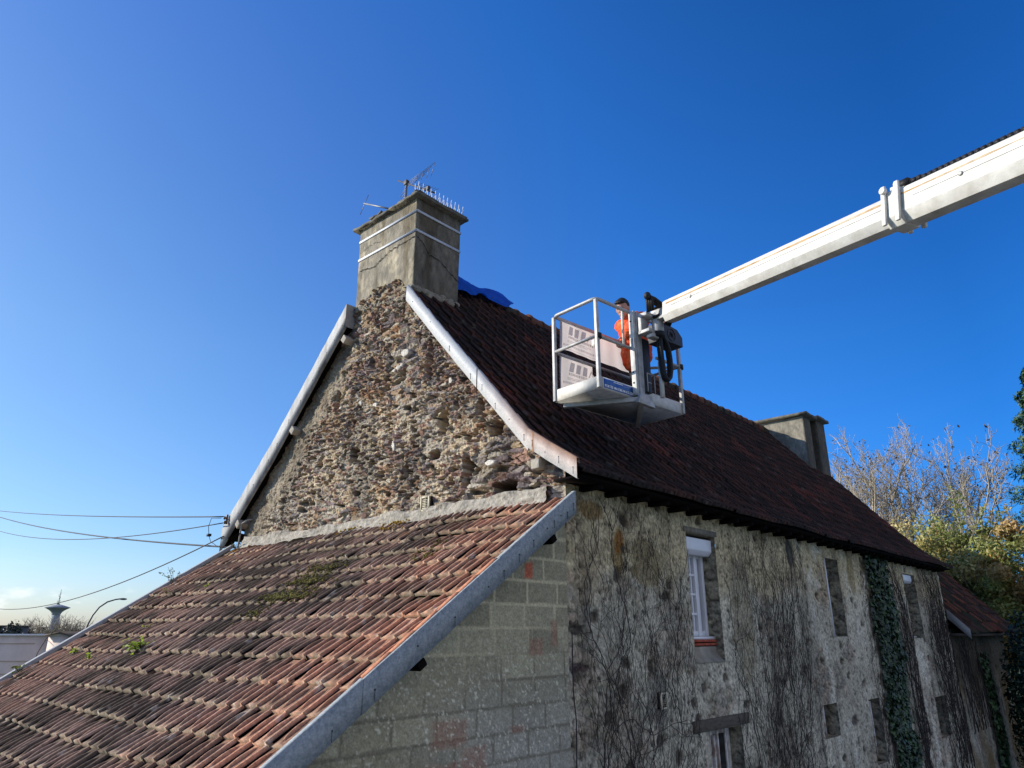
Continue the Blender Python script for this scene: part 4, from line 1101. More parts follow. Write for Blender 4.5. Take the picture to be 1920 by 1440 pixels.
weed('small dark plant rooted at the top left corner of the lean-to roof under the eave', roofpt(5.33, 10.55), 6, 0.16, 0.04, 7, (0.05, 0.06, 0.02))
weed('two pale yellow-green sprigs on the upper roof tiles left of the moss', roofpt(4.35, 9.2), 6, 0.06, 0.035, 8, (0.28, 0.33, 0.06), 0.9)
weed('single pale sprig lying on the tiles right above the largest leafy weed', roofpt(3.62, 9.0), 4, 0.07, 0.035, 9, (0.26, 0.30, 0.06), 0.9)

# ------------------------------------------------------------------ tarpaulin, aerials, bird spikes, wires
u_ = np.linspace(0, 1, 90); v_ = np.linspace(-1, 1, 70)
U, Vv = np.meshgrid(u_, v_, indexing='ij')
Xt = 6.24 + 1.9 * U
ry = 0.50 * (1 - 0.75 * U ** 1.2) + 0.05 * np.sin(U * 9)
rr = ry * Vv
Yt = 7.5 - rr
Zt = 5.335 - 1.12 * np.maximum(np.abs(rr) - 0.03, 0) + 0.03 * np.exp(-(rr / 0.08) ** 2) - 0.02
fold = 0.045 * np.sin(Yt * 13 + Xt * 6 + 4 * fbm(Xt * 2, Yt * 2, 341)) * (0.4 + U) + 0.07 * (fbm(Xt * 4, Yt * 6, 342, 4) - 0.35)
Zt = Zt + np.maximum(fold, -0.015) + 0.02
g = MB(); g.grid(np.stack([Xt, Yt, Zt], -1))
tag(g.build('tarpaulin', M['tarp'], smooth=True), 'crumpled bright blue tarpaulin draped over the roof ridge behind the near chimney', 'tarpaulin')

at = thing('tv_antenna', 'rake shaped television aerial on a short mast standing on the chimney', 'antenna', (5.9, 7.62, 5.87), 'aerials on the near chimney')
def seg(name, par, lst, mat, sides=6):
    g = MB()
    for (p, q, r) in lst:
        g.tube([p, q], r, sides)
    return g.build(name, mat, par)
seg('mast', at, [((5.9, 7.61, 5.80), (5.9, 7.61, 6.68), 0.020)], M['antenna'], 8)
B0, B1 = V3(5.9, 7.82, 6.80), V3(5.9, 6.92, 6.16)
seg('aerial_arm', at, [(B0, B1, 0.013)], M['antdark'])
els = []
pr = V3(0.55, -0.12, 0.42)
for i, t in enumerate(np.linspace(0.52, 0.95, 7)):
    c = B0 + (B1 - B0) * t; els.append((c - V3(0.08, 0.05, 0.06), c + V3(0.09, -0.02, 0.10), 0.004))
seg('director', at, els, M['antenna'])
refl = []
R0 = V3(5.9, 7.52, 6.66)
for k in range(4):
    o_ = V3(0.0, 0.015 * k, -0.03 * k)
    refl.append((R0 + o_, R0 + o_ + V3(0.15, -0.40, 0.22) * (1 - 0.1 * k), 0.004))
for t in (0.3, 0.55, 0.8, 1.0):
    refl.append((R0 + V3(0.15, -0.40, 0.22) * t, R0 + V3(0.15, -0.36, 0.08) * t + V3(0, 0.04, -0.07), 0.004))
for k in range(5):
    refl.append((V3(5.9, 7.75, 6.46 - 0.07 * k), V3(5.85, 7.52, 6.56 - 0.07 * k), 0.0035))
seg('reflector', at, refl, M['antenna'])
g = MB(); g.box((5.9, 7.61, 6.66), (0.06, 0.07, 0.08)); g.build('clamp', M['antdark'], at, bevel=0.006)
g = MB(); g.box((5.9, 7.10, 6.32), (0.05, 0.10, 0.05)); g.build('clamp', M['antdark'], at, bevel=0.006)
a2 = thing('tv_antenna', 'thin aerial rod with one crosswise element projecting left of the chimney cap', 'antenna', (5.9, 8.15, 5.87), 'aerials on the near chimney')
seg('aerial_arm', a2, [((5.9, 8.72, 6.78), (5.9, 8.0, 6.36), 0.014), ((5.9, 8.0, 6.36), (5.9, 7.62, 6.13), 0.014)], M['antenna'])
seg('director', a2, [((5.9, 8.61, 6.90), (5.9, 8.81, 6.60), 0.006)], M['antenna'])
seg('mast', a2, [((5.9, 7.72, 5.85), (5.9, 7.72, 6.19), 0.012)], M['antdark'])
sp = thing('bird_spike_strip', 'row of white curved bird spikes along the shaded edge of the chimney cap', 'bird spikes', (5.9, 6.76, 5.87))
g = MB(); g.box((5.87, 6.76, 5.879), (0.94, 0.05, 0.016)); g.build('strip', M['antdark'], sp)
g0 = MB()
for s in (1, -1):
    g0.tube([(5.42, 6.76, 5.885), (5.425, 6.76 + s * 0.022, 5.90), (5.43, 6.76 + s * 0.035, 5.945), (5.432, 6.76 + s * 0.042, 6.02)], [0.0075, 0.0075, 0.0065, 0.005], 6)
s0 = g0.build('spike', M['spike'], sp, smooth=True)
for i in range(1, 12):
    s = s0.copy(); COL.objects.link(s); s.parent = sp; s.location = (i * 0.078, random.uniform(-0.006, 0.006), 0)
def cable(label, a, b, sag, r, name='power_cable'):
    t = np.linspace(0, 1, 40)[:, None]; a = np.asarray(a, float); b = np.asarray(b, float)
    P = a + (b - a) * t; P[:, 2] -= sag * 4 * (t * (1 - t))[:, 0]
    g = MB(); g.tube(P, r, 5)
    return tag(g.build(name, M['cable'], smooth=True), label, 'cable', 'overhead wires to the left eave')
def pole(head, d, z): return V3(d * cos(radians(head)), d * sin(radians(head)), z)
cable('topmost of the nearly level overhead wires running left from the eave bracket', (XV - 0.07, 10.96, 1.72), pole(79.5, 36, 4.75), 0.12, 0.010)
cable('second overhead wire from the top, ending at the lower eave insulator', (XV - 0.07, 10.95, 1.62), pole(79.5, 36, 4.3), 0.5, 0.009)
cable('thick overhead cable crossing the other wires and dropping to the lean-to roof corner', (5.36, 10.78, 1.24), pole(79.5, 36, 4.75), 0.25, 0.014)
cable('lowest overhead wire, rising steeply from the left to the eave tip', (XV - 0.02, 10.97, 1.42), pole(79.0, 36, 1.3), 0.75, 0.010)
g = MB(); g.tube([(XV - 0.08, 11.0, 1.7), (XV - 0.12, 11.25, 1.72), (XV - 0.1, 11.36, 1.6), (XV - 0.06, 11.39, 1.47), (XV - 0.06, 11.3, 1.36), (XV - 0.03, 11.1, 1.27), (XV, 10.85, 1.22)], 0.005, 5)
g.box((XV - 0.06, 11.39, 1.47), (0.05, 0.07, 0.04))
tag(g.build('junction_wire', M['cable']), 'thin looped wire with a small black junction box hanging off the eave tip', 'cable')
g = MB(); g.tube([(3.03, 10.86, -0.42), (3.06, 10.90, -0.25), (3.12, 10.88, -0.08), (3.2, 10.82, 0.04), (3.3, 10.72, 0.10)], [0.006, 0.005, 0.005, 0.004, 0.003], 5)
tag(g.build('dry_stem', M['twig'], smooth=True), 'single bent dry stem rising over the lower left verge in front of the pale building', 'stem')
# ------------------------------------------------------------------ boom lift
BK = 0.955                    # metres per basket unit
BN = V3(5.746, 4.006, 2.386); BH = radians(-6.4)
bu, bv, bz = V3(cos(BH), sin(BH), 0) * BK, V3(-sin(BH), cos(BH), 0) * BK, V3(0, 0, BK)
def L(u, v, z): return BN + u * bu + v * bv + z * bz
RB = np.array([bu, bv, bz])
BL, BWd, BHt = 1.51, 0.675, 1.075
A_, B_ = V3(6.37, 3.476, 3.295), V3(5.176, 0.898, 2.875)
bd = unit(B_ - A_); bs = unit(np.cross(bd, (0, 0, 1))); bt = np.cross(bs, bd)
END = A_ + bd * 12.0
lift = thing('boom_lift', 'white telescopic boom lift holding a two person work basket above the tiled roof', 'boom lift', (END[0], END[1], -4.2))
sec = [(-0.085, 0.115), (0.085, 0.115), (0.098, 0.10), (0.098, -0.055), (0.055, -0.125), (-0.055, -0.125), (-0.098, -0.055), (-0.098, 0.10)]
def boom_part(t0, t1, k, name):
    g = MB()
    g.prism([(p[0] * k, p[1] * k) for p in sec], A_ + bd * t0, bs, bt, bd * (t1 - t0))
    for s in (-1, 1):
        x = s * (0.098 * k + 0.0015)
        rs = np.random.default_rng(int(t0 * 10) + s + 5); n = 90
        T = np.linspace(t0 + 0.06, t1 - 0.02, n); Wd = 0.004 + 0.010 * fbm(T * 3, T * 0, 351 + s, 3) * (fbm(T * 1.3, T * 0, 352, 2) > 0.36)
        P = np.stack([np.stack([A_ + bd * t + bs * x + bt * (0.066 * k + w) for t, w in zip(T, Wd)]), np.stack([A_ + bd * t + bs * x + bt * (0.066 * k - w * 0.6) for t, w in zip(T, Wd)])], 1)
        g.grid(P, None, None, 1)
        g.box(A_ + bd * (t0 + t1) / 2 + bs * x + bt * 0.022 * k, (t1 - t0 - 0.3, 0.002, 0.003), np.array([bd, bs, bt]), None, 2)
        g.lathe([(0.016, -0.003), (0.016, 0.004), (0.009, 0.005)], 14, A_ + bd * (t0 + 0.5) + bs * (x + s * 0.001) + bt * 0.022 * k, np.array([bd, bt, bs * s]), None, 2)
        g.lathe([(0.011, -0.003), (0.011, 0.0065)], 14, A_ + bd * (t0 + 0.5) + bs * (x + s * 0.001) + bt * 0.022 * k, np.array([bd, bt, bs * s]))
    return g.build(name, [M['boom'], M['boomrust'], M['boomline']], lift, bevel=0.006)
tB = float(np.dot(B_ - A_, bd))
boom_part(0.0, tB + 0.1, 0.94, 'boom_section')
boom_part(tB + 0.02, 11.9, 1.06, 'boom_section')
R3 = np.array([bd, bs, bt])
g = MB()
k = 1.06
def ring_sec(kk, add): return [(p[0] * kk + np.sign(p[0]) * add, p[1] * kk + (add if p[1] > 0 else -add)) for p in sec]
g.prism(ring_sec(k, 0.012), A_ + bd * (tB - 0.05), bs, bt, bd * 0.13)
for s in (-1, 1):
    for t in (tB - 0.06, tB + 0.05):
        g.box(A_ + bd * (t + 0.02) + bs * s * (0.13) + bt * 0.02, (0.035, 0.022, 0.30), R3)
    g.lathe([(0.026, 0), (0.026, 0.03), (0.014, 0.032)], 14, A_ + bd * (tB - 0.03) + bs * s * 0.13 + bt * 0.13, np.array([bd, bt, bs * s]))
g.box(A_ + bd * (tB + 0.01) + bt * 0.17, (0.12, 0.10, 0.04), R3); g.lathe([(0.02, -0.07), (0.02, 0.07)], 12, A_ + bd * (tB + 0.01) + bt * 0.19, np.array([bd, bt, bs]))
g.build('boom_collar', M['boom'], lift, bevel=0.006)
g = MB()
t = tB + 0.05
while t < 11.5:
    g.box(A_ + bd * t + bt * (0.172 if t < tB + 0.2 else 0.163) + bs * 0.02, (0.034, 0.05, 0.03), R3); t += 0.042
g.box(A_ + bd * (tB + 0.05) + bt * 0.18 + bs * 0.02, (0.10, 0.07, 0.05), R3)
g.build('hose_chain', M['rubber'], lift)
g = MB()                                         # carrier on the ground, out of the picture to the right
g.beam(END - bd * 0.3, (END[0], END[1], -3.0), 0.36, 0.36, up=(1, 0, 0)); g.box((END[0], END[1], -3.15), (1.6, 1.3, 0.35)); g.box((END[0], END[1], -3.6), (4.2, 1.9, 0.5))
g.build('turret', M['boom'], lift, bevel=0.02)
for sx in (-1.4, 1.4):
    for sy in (-0.95, 0.95):
        g = MB(); g.lathe([(0.2, -0.14), (0.42, -0.14), (0.45, -0.1), (0.45, 0.1), (0.42, 0.14), (0.2, 0.14)], 20, (END[0] + sx, END[1] + sy, -3.75), np.array([(1, 0, 0), (0, 0, 1), (0, 1, 0)])); g.build('wheel', M['rubber'], lift)

# basket: floor and undercarriage, then posts, rails, kick plates
g = MB()
g.box(L(BL / 2, BWd / 2, 0.012), (BL - 0.01, BWd - 0.01, 0.02), RB)
bk = g.build('basket_floor', M['steel'], lift)
g = MB()
for (p, q) in (((0.56, -0.08, -0.035), (0.10, 0.64, -0.035)), ((0.62, -0.08, -0.035), (1.40, 0.63, -0.035)), ((0.56, -0.06, -0.04), (0.75, -0.06, -0.04))):
    g.beam(L(*p), L(*q), 0.06, 0.05)
g.prism([(0.50, -0.085), (0.80, -0.10), (0.74, 0.03), (0.56, 0.03)], L(0, -0.13, 0), bu, bz, bv * 0.05)
g.build('support_frame', M['steel'], bk, bevel=0.004)
for (p, q) in (((0, 0), (0, BWd)), ((0, 0), (BL, 0)), ((BL, 0), (BL, BWd)), ((0, BWd), (BL, BWd))):
    g = MB(); a = L(*p, 0.07); b = L(*q, 0.07); g.beam(a, b, 0.006, 0.135); g.build('kick_plate', M['kick'], bk)
for (u, v) in ((0, 0), (0, BWd), (BL, 0), (BL, BWd)):
    g = MB(); g.box(L(u, v, BHt / 2 - 0.005), (0.040, 0.040, BHt - 0.02), RB); g.build('post', M['steel'], bk, bevel=0.004)
def rail_loop(z, name, r):
    g = MB(); c = 0.07
    pts = [(c, 0), (BL - c, 0), (BL, c), (BL, BWd - c), (BL - c, BWd), (c, BWd), (0, BWd - c), (0, c), (c, 0)]
    Q = []
    cor = [(0, 0), (BL, 0), (BL, BWd), (0, BWd)]
    for i, (x, y) in enumerate(cor):
        x0, y0 = cor[i - 1]; x1, y1 = cor[(i + 1) % 4]
        d0 = unit(V3(x0 - x, y0 - y, 0)); d1 = unit(V3(x1 - x, y1 - y, 0))
        for t_ in np.linspace(0, 1, 6):
            w0, w1 = (1 - t_) ** 2, t_ ** 2
            Q.append((x + c * (d0[0] * w0 + d1[0] * w1), y + c * (d0[1] * w0 + d1[1] * w1)))
    Q.append(Q[0])
    g.tube([L(x, y, z) for x, y in Q], r, 10, cap=False)
    return g.build(name, M['steel'], bk, smooth=True)
rail_loop(BHt, 'top_rail', 0.021)
for (p, q) in (((0, 0), (0, BWd)), ((0, BWd), (BL, BWd)), ((BL, BWd), (BL, 0)), ((0, 0), (0.6, 0)), ((BL, 0), (1.05, 0.0)), ((BL, 0.0), (1.1, 0.45))):
    g = MB(); g.tube([L(*p, 0.615), L(*q, 0.615)], 0.018, 8); g.build('mid_rail', M['steel'], bk, smooth=True)
for (u, v) in ((0, 0.0), (BL, 0.0)):
    g = MB(); g.lathe([(0.036, -0.028), (0.036, 0.028)], 12, L(u + 0.02, v, 0.615), None); g.build('rail_clamp', M['rubber'], bk)
g = MB(); g.box(L(-0.004, 0.055, 0.545), (0.012, 0.05, 0.075), RB); g.build('hook_eye', M['kick'], bk, bevel=0.01)
# weight sign
g = MB(); zz0 = 0.008
g.box(L(0.315, -0.010, 0.07), (0.53, 0.006, 0.125), RB, None, 1)
g.box(L(0.315, -0.0135, 0.07), (0.512, 0.004, 0.108), RB, None, 0)
V, F = text_mesh('PORT\u00c9E MAXIMUM KG 230', 0.045)
sx = 0.485 / (V[:, 0].max() - V[:, 0].min())
V = V * np.array([sx, 1.0, 1])
g.add(np.array([L(0.315 + p[0], -0.0165, 0.040 + p[1]) for p in V]), F, None, 1)
g.box(L(0.30, -0.016, 0.109), (0.16, 0.002, 0.010), RB, None, 1)
for k, (a, b, z) in enumerate(((0.08, 0.26, 0.095), (0.30, 0.52, 0.092), (0.08, 0.24, 0.083), (0.32, 0.50, 0.079), (0.08, 0.26, 0.071), (0.30, 0.53, 0.067))):
    g.box(L((a + b) / 2, -0.016, z), (b - a, 0.002, 0.004), RB, None, 2)
g.build('weight_sign', [M['signblue'], M['signwhite'], M['signpale']], bk)

# mast, rotator and attachments on the boom side of the basket
g = MB()
g.box(L(0.615, -0.05, 0.54), (0.13, 0.075, 1.04), RB, None, 2)
g.box(L(0.547, -0.05, 0.54), (0.008, 0.06, 1.00), RB); g.box(L(0.60, -0.094, 0.54), (0.04, 0.012, 1.02), RB, None, 2)  # pale strip paints the mast's sunlit left side
for z in (0.93, 0.30, 0.17):
    g.lathe([(0.011, -0.004), (0.011, 0.004)], 10, L(0.542, -0.045, z), np.array([bv, (0, 0, 1), bu]), None, 1)
g.box(L(0.5425, -0.05, 0.5), (0.003, 0.064, 0.42), RB, None, 2)  # grey plate painted in as shadow on the lit strip
mast = g.build('mast', [M['boom'], M['rubber'], M['steel']], lift, bevel=0.006)
g = MB(); g.tube([L(0.47, 0.012, 0.62), L(0.47, 0.012, BHt)], 0.014, 8); g.build('grab_rail', M['boom'], bk, smooth=True)
g = MB()                                         # U shaped rotator bracket
g.box(L(0.66, -0.19, 0.98), (0.16, 0.13, 0.05), RB); g.box(L(0.68, -0.20, 0.77), (0.20, 0.16, 0.045), RB); g.box(L(0.64, -0.15, 0.87), (0.12, 0.05, 0.22), RB)
g.lathe([(0.055, -0.14), (0.065, -0.12), (0.065, 0.10), (0.05, 0.13)], 18, L(0.76, -0.27, 0.89)); g.box(L(0.76, -0.27, 1.03), (0.09, 0.12, 0.05), RB)
g.box(L(0.70, -0.24, 0.72), (0.14, 0.09, 0.05), RB); g.lathe([(0.03, -0.07), (0.03, 0.07)], 12, L(0.82, -0.33, 1.01), np.array([bu, bz, bv]))
g.beam(L(0.76, -0.29, 0.98), A_ + bd * 0.06, 0.11, 0.12)
g.build('rotator', M['steel'], lift, bevel=0.01)
g = MB()
g.lathe([(0.07, -0.03), (0.075, 0.0), (0.07, 0.03)], 18, L(0.76, -0.27, 0.745)); g.lathe([(0.06, 0), (0.06, 0.02)], 16, L(0.76, -0.27, 1.06))
g.lathe([(0.02, -0.05), (0.02, 0.05)], 10, L(0.69, -0.32, 0.95), np.array([bu, bz, bv])); g.lathe([(0.02, -0.05), (0.02, 0.05)], 10, L(0.86, -0.38, 0.93), np.array([bu, bz, bv]))
g.build('slew_ring', M['rubber'], lift)
g = MB()
for dv in (0, 0.03, -0.03):
    g.tube([L(0.60, -0.30 + dv, 0.99), L(0.56, -0.33 + dv, 1.09), L(0.535, -0.33 + dv, 1.135), L(0.60, -0.34 + dv, 1.125), L(0.70, -0.36 + dv, 1.08), L(0.80, -0.38 + dv, 1.055), L(0.90, -0.42 + dv, 1.085)], 0.020, 7)
g.ball(L(0.52, -0.33, 1.15), (0.04, 0.04, 0.045), 10, 8)
for a in range(4):
    g.tube([L(0.74 + 0.03 * a, -0.36, 1.06), L(0.78 + 0.02 * a, -0.42 - 0.01 * a, 0.95), L(0.74 + 0.03 * a, -0.38, 0.84)], 0.013, 6)
for dv, rr0 in ((0, 0.024), (0.035, 0.018)):
    cp = np.array([(0.80, 0.76), (0.88, 0.70), (0.93, 0.60), (0.945, 0.47), (0.94, 0.35), (0.915, 0.26), (0.87, 0.215), (0.825, 0.235), (0.80, 0.31), (0.785, 0.45), (0.775, 0.60), (0.77, 0.74)])
    tt = np.linspace(0, 11, 50); g.tube([L(np.interp(t, np.arange(12), cp[:, 0]), -0.28 + dv, np.interp(t, np.arange(12), cp[:, 1])) for t in tt], rr0, 9)
g.build('hose_bundle', M['rubber'], lift, smooth=True)
g = MB()
g.prism([(0.885, 0.975), (1.19, 0.945), (1.28, 0.865), (1.28, 0.745), (0.885, 0.745)], L(0, -0.235, 0), bu, bz, bv * 0.215)
an = np.linspace(0, 2 * pi, 28)
g.tube([L(1.06 + 0.075 * cos(a), -0.238, 0.845 + 0.075 * sin(a)) for a in an], 0.004, 6, cap=False)
g.tube([L(1.03, -0.238, 0.81), L(1.045, -0.238, 0.885), L(1.065, -0.238, 0.82), L(1.075, -0.238, 0.88), L(1.095, -0.238, 0.81)], 0.004, 6)
g.build('control_box', M['black'], lift, bevel=0.012)
g = MB()
g.tube([L(0.845, -0.20, 0.80), L(0.85, -0.20, 0.02)], 0.020, 10); g.tube([L(0.848, -0.20, 0.45), L(0.85, -0.20, 0.02)], 0.026, 10)
g.prism([(0.80, 0.87), (0.83, 0.895), (0.885, 0.87), (0.90, 0.72), (0.88, 0.69), (0.83, 0.69), (0.81, 0.74)], L(0, -0.245, 0), bu, bz, bv * 0.02)
for (a, b) in ((0.82, 0.86), (0.87, 0.84), (0.84, 0.71), (0.88, 0.72)):
    g.lathe([(0.009, -0.004), (0.009, 0.003)], 8, L(a, -0.247, b), np.array([bu, (0, 0, 1), -bv]), None, 1)
g.build('levelling_cylinder', [M['kick'], M['rubber']], lift)
g = MB()
g.box(L(0.745, -0.055, 0.42), (0.15, 0.06, 0.66), RB)
g.build('cable_cabinet', M['black'], lift, bevel=0.008)
g = MB()
for (p, q) in (((0.69, 0.30), (0.69, 0.08)), ((0.69, 0.30), (0.82, 0.30)), ((0.82, 0.30), (0.82, 0.08)), ((0.69, 0.19), (0.76, 0.19))):
    g.tube([L(p[0], -0.125, p[1]), L(q[0], -0.125, q[1])], 0.007, 6)
g.build('wire_guard', M['steel'], lift)

# banners tied inside the far rail
def banner(u0, u1, z0, z1, label, full):
    g = MB(); n = 40
    U, Zb = np.meshgrid(np.linspace(u0, u1, n), np.linspace(z0, z1, 20), indexing='ij')
    vv = BWd - 0.045 + 0.010 * np.sin(U * 9 + Zb * 4) + 0.006 * np.sin(U * 23)
    P = BN + U[..., None] * bu + vv[..., None] * bv + Zb[..., None] * bz
    g.grid(P)
    def mark(poly, mi):
        base = np.array([[(u_ := u0 + (u1 - u0) * 0), 0]])
        pts = []
        for (a, b) in poly:
            v2 = BWd - 0.045 + 0.010 * sin(a * 9 + b * 4) + 0.006 * sin(a * 23) - 0.004
            pts.append(L(a, v2, b))
        g.add(np.array(pts), [tuple(range(len(pts)))], None, mi)
    zt = z1; b0 = u0 + 0.13
    for k in range(3):
        a = b0 + 0.115 * k
        mark([(a, zt - 0.17), (a + 0.075, zt - 0.17), (a + 0.105, zt - 0.05), (a + 0.03, zt - 0.05)], 1)
    a = b0 + 0.34
    mark([(a, zt - 0.17), (a + 0.022, zt - 0.17), (a + 0.085, zt - 0.075), (a + 0.075, zt - 0.055)], 2); mark([(a + 0.085, zt - 0.075), (a + 0.15, zt - 0.17), (a + 0.128, zt - 0.17), (a + 0.075, zt - 0.09)], 2)
    rs = np.random.default_rng(3)
    for (zz_, hh_, wmin, gap, x0_, x1_, mi) in ((zt - 0.215, 0.032, 0.02, 0.010, b0, b0 + 0.48, 2), (zt - 0.25, 0.006, 0.3, 0.01, b0 - 0.02, b0 + 0.42, 2), (zt - 0.268, 0.006, 0.3, 0.01, b0 - 0.02, b0 + 0.36, 2), (zt - 0.325, 0.026, 0.014, 0.014, b0 - 0.08, b0 + 0.50, 1), (zt - 0.36, 0.005, 0.4, 0.01, b0 - 0.02, b0 + 0.5, 2)):
        a = x0_
        while a < x1_ and zz_ - hh_ > z0 + 0.01:
            w = wmin * (0.7 + 0.6 * rs.random()); mark([(a, zz_), (min(a + w, x1_), zz_), (min(a + w, x1_), zz_ + hh_), (a, zz_ + hh_)], mi); a += w + gap
    return tag(g.build('banner', [M['banner'], M['bannergrey'], M['bannerpale']]), label, 'banner', 'banners tied to the basket rails')
banner(0.05, 1.36, 0.665, 1.045, 'upper pale banner with faded grey bars, hung from the top rail inside the basket', True)
banner(0.05, 0.62, 0.16, 0.575, 'lower pale banner with faded grey bars, hung below the basket mid rail', False)

# ------------------------------------------------------------------ worker in the basket
def limb(g, P, r, sides=10):
    P = np.asarray(P, float); r = np.asarray(r, float)
    n = 5; Q = []; R = []
    for i in range(len(P) - 1):
        for t in np.linspace(0, 1, n)[:-1]:
            Q.append(P[i] * (1 - t) + P[i + 1] * t); R.append(r[i] * (1 - t) + r[i + 1] * t)
    Q.append(P[-1]); R.append(r[-1])
    g.tube(np.array(Q), np.array(R), sides)
    for p, rr_ in zip(P, r):
        g.ball(p, rr_ * 0.995, 10, 8)
PV = V3(*L(1.12, 0.35, 0.86))                    # pelvis
def Q(u, v, z): return L(u, v, z)
CH, NK, HD = Q(1.06, 0.33, 1.13), Q(0.97, 0.32, 1.235), Q(0.865, 0.32, 1.325)
SHR, SHL = Q(1.03, 0.16, 1.165), Q(1.06, 0.50, 1.20)     # near and far shoulder
ELR, WRR = Q(0.78, 0.14, 0.985), Q(0.885, 0.30, 0.925)
ELL, WRL = Q(1.24, 0.40, 1.36), Q(1.38, 0.22, 1.32)
hipR, hipL = Q(1.06, 0.26, 0.80), Q(1.18, 0.45, 0.80)
knR, knL = Q(0.99, 0.24, 0.45), Q(1.28, 0.46, 0.46)
anR, anL = Q(1.03, 0.24, 0.10), Q(1.38, 0.45, 0.10)
body = MB()
limb(body, [PV, Q(1.17, 0.35, 1.0), CH, NK], [0.125, 0.12, 0.135, 0.05])
limb(body, [NK, NK + (HD - NK) * 0.7], [0.055, 0.055])
limb(body, [SHL, CH, SHR], [0.055, 0.12, 0.055])
limb(body, [SHR, ELR, WRR], [0.055, 0.042, 0.028]); limb(body, [SHL, ELL, WRL], [0.055, 0.042, 0.028])
limb(body, [hipR, knR, anR], [0.085, 0.058, 0.042]); limb(body, [hipL, knL, anL], [0.085, 0.058, 0.042])
hf = unit(V3(*(-0.86 * bu - 0.25 * bv)) + V3(0, 0, -0.42)); hs = unit(np.cross((0, 0, 1), hf)); hu = np.cross(hf, hs)
RH = np.array([hf, hs, hu])
def headfn(V):
    V = V.copy(); jaw = V[:, 2] < -0.1
    V[:, 1] *= np.where(jaw, 1 - 0.30 * np.clip(-V[:, 2], 0, 1), 1.0)
    V[:, 0] += np.where((V[:, 0] > 0.2) & (V[:, 2] < 0), 0.10 * np.clip(-V[:, 2], 0, 1), 0)
    return V
body.ball(HD, (0.098, 0.076, 0.118), 20, 16, RH, None, 0, headfn)
body.prism([(0.088, 0.02), (0.120, -0.03), (0.088, -0.038)], HD - hs * 0.012, hf, hu, hs * 0.024)           # nose
body.ball(HD + hf * 0.085 - hu * 0.062, (0.022, 0.026, 0.012), 10, 6, RH); body.ball(HD + hf * 0.075 - hu * 0.10, (0.026, 0.028, 0.02), 10, 6, RH)
for s in (-1, 1):
    body.ball(HD + hs * s * 0.076 - hf * 0.005 - hu * 0.01, (0.022, 0.010, 0.032), 8, 6, RH)
def hand(g, wr, dirn, palm, s):
    d = unit(dirn); p = unit(palm - d * (palm @ d)); c = np.cross(d, p) * s
    limb(g, [wr, wr + d * 0.045], [0.026, 0.030])
    g.box(wr + d * 0.05, (0.085, 0.075, 0.028), np.array([d, c, p]))
    for k, ln in enumerate((0.072, 0.08, 0.075, 0.06)):
        b = wr + d * 0.09 + c * (-0.03 + 0.02 * k)
        q1 = b + d * ln * 0.5 + p * 0.006; q2 = q1 + d * ln * 0.22 + p * ln * 0.22; q3 = q2 + p * ln * 0.25 - d * 0.003
        limb(g, [b, q1, q2, q3], [0.0095, 0.009, 0.0085, 0.008], 7)
    b = wr + d * 0.03 - c * 0.035
    limb(g, [b, b - c * 0.028 + d * 0.028 + p * 0.01, b - c * 0.024 + d * 0.06 + p * 0.024], [0.012, 0.0105, 0.009], 7)
hand(body, WRR, V3(*(-0.5 * bu + 0.35 * bv)) + V3(0, 0, -0.75), bv, 1)
hand(body, WRL, V3(*(0.5 * bu - 0.6 * bv)) + V3(0, 0, -0.35), V3(0, 0, -1.0), -1)
person = body.build('person', M['skin'], loc=L(1.15, 0.35, 0.022), smooth=True)
rm = person.modifiers.new('continuous_skin', 'REMESH'); rm.mode = 'VOXEL'; rm.voxel_size = 0.006; rm.use_smooth_shade = True
tag(person, 'worker in orange jacket and dark trousers leaning forward in the basket', 'person')
def cloth(g, name, mat, vox, amp, parent):
    o = g.build(name, mat, parent, smooth=True)
    r = o.modifiers.new('remesh', 'REMESH'); r.mode = 'VOXEL'; r.voxel_size = vox; r.use_smooth_shade = True
    tx = bpy.data.textures.new(name + '_folds', 'CLOUDS'); tx.noise_scale = 0.07; tx.noise_depth = 2
    d = o.modifiers.new('folds', 'DISPLACE'); d.texture = tx; d.strength = amp; d.mid_level = 0.45; d.texture_coords = 'LOCAL'
    return o
g = MB()
limb(g, [Q(1.10, 0.34, 0.72), Q(1.10, 0.34, 0.86), Q(1.06, 0.33, 1.0), Q(1.02, 0.33, 1.12), NK + V3(0, 0, -0.01)], [0.175, 0.175, 0.170, 0.165, 0.075])
limb(g, [Q(1.24, 0.36, 0.80), Q(1.22, 0.36, 1.0), Q(1.16, 0.36, 1.18)], [0.13, 0.14, 0.13])
limb(g, [SHL, CH, SHR], [0.095, 0.15, 0.095]); limb(g, [SHR, ELR, WRR + (ELR - WRR) * 0.12], [0.095, 0.08, 0.052]); limb(g, [SHL, ELL, WRL + (ELL - WRL) * 0.12], [0.085, 0.066, 0.048])
limb(g, [Q(0.985, 0.25, 0.63), Q(0.98, 0.28, 0.80), Q(0.95, 0.28, 1.0)], [0.085, 0.115, 0.12])
cloth(g, 'jacket', M['orange'], 0.012, 0.04, person)
g = MB()
limb(g, [PV + V3(0, 0, -0.02), PV + V3(0, 0, -0.10)], [0.14, 0.13]); limb(g, [hipR, knR, anR], [0.105, 0.08, 0.07]); limb(g, [hipL, knL, anL], [0.105, 0.08, 0.07])
cloth(g, 'trousers', M['trousers'], 0.012, 0.025, person)
g = MB()
g.ball(HD - hf * 0.014 + hu * 0.030, (0.103, 0.084, 0.102), 18, 14, RH, None, 0, lambda V: np.where((V[:, 0:1] > 0.45) & (V[:, 2:3] < 0.25), V * 0.8, np.where(V[:, 2:3] < -0.55, V * 0.8, V)))
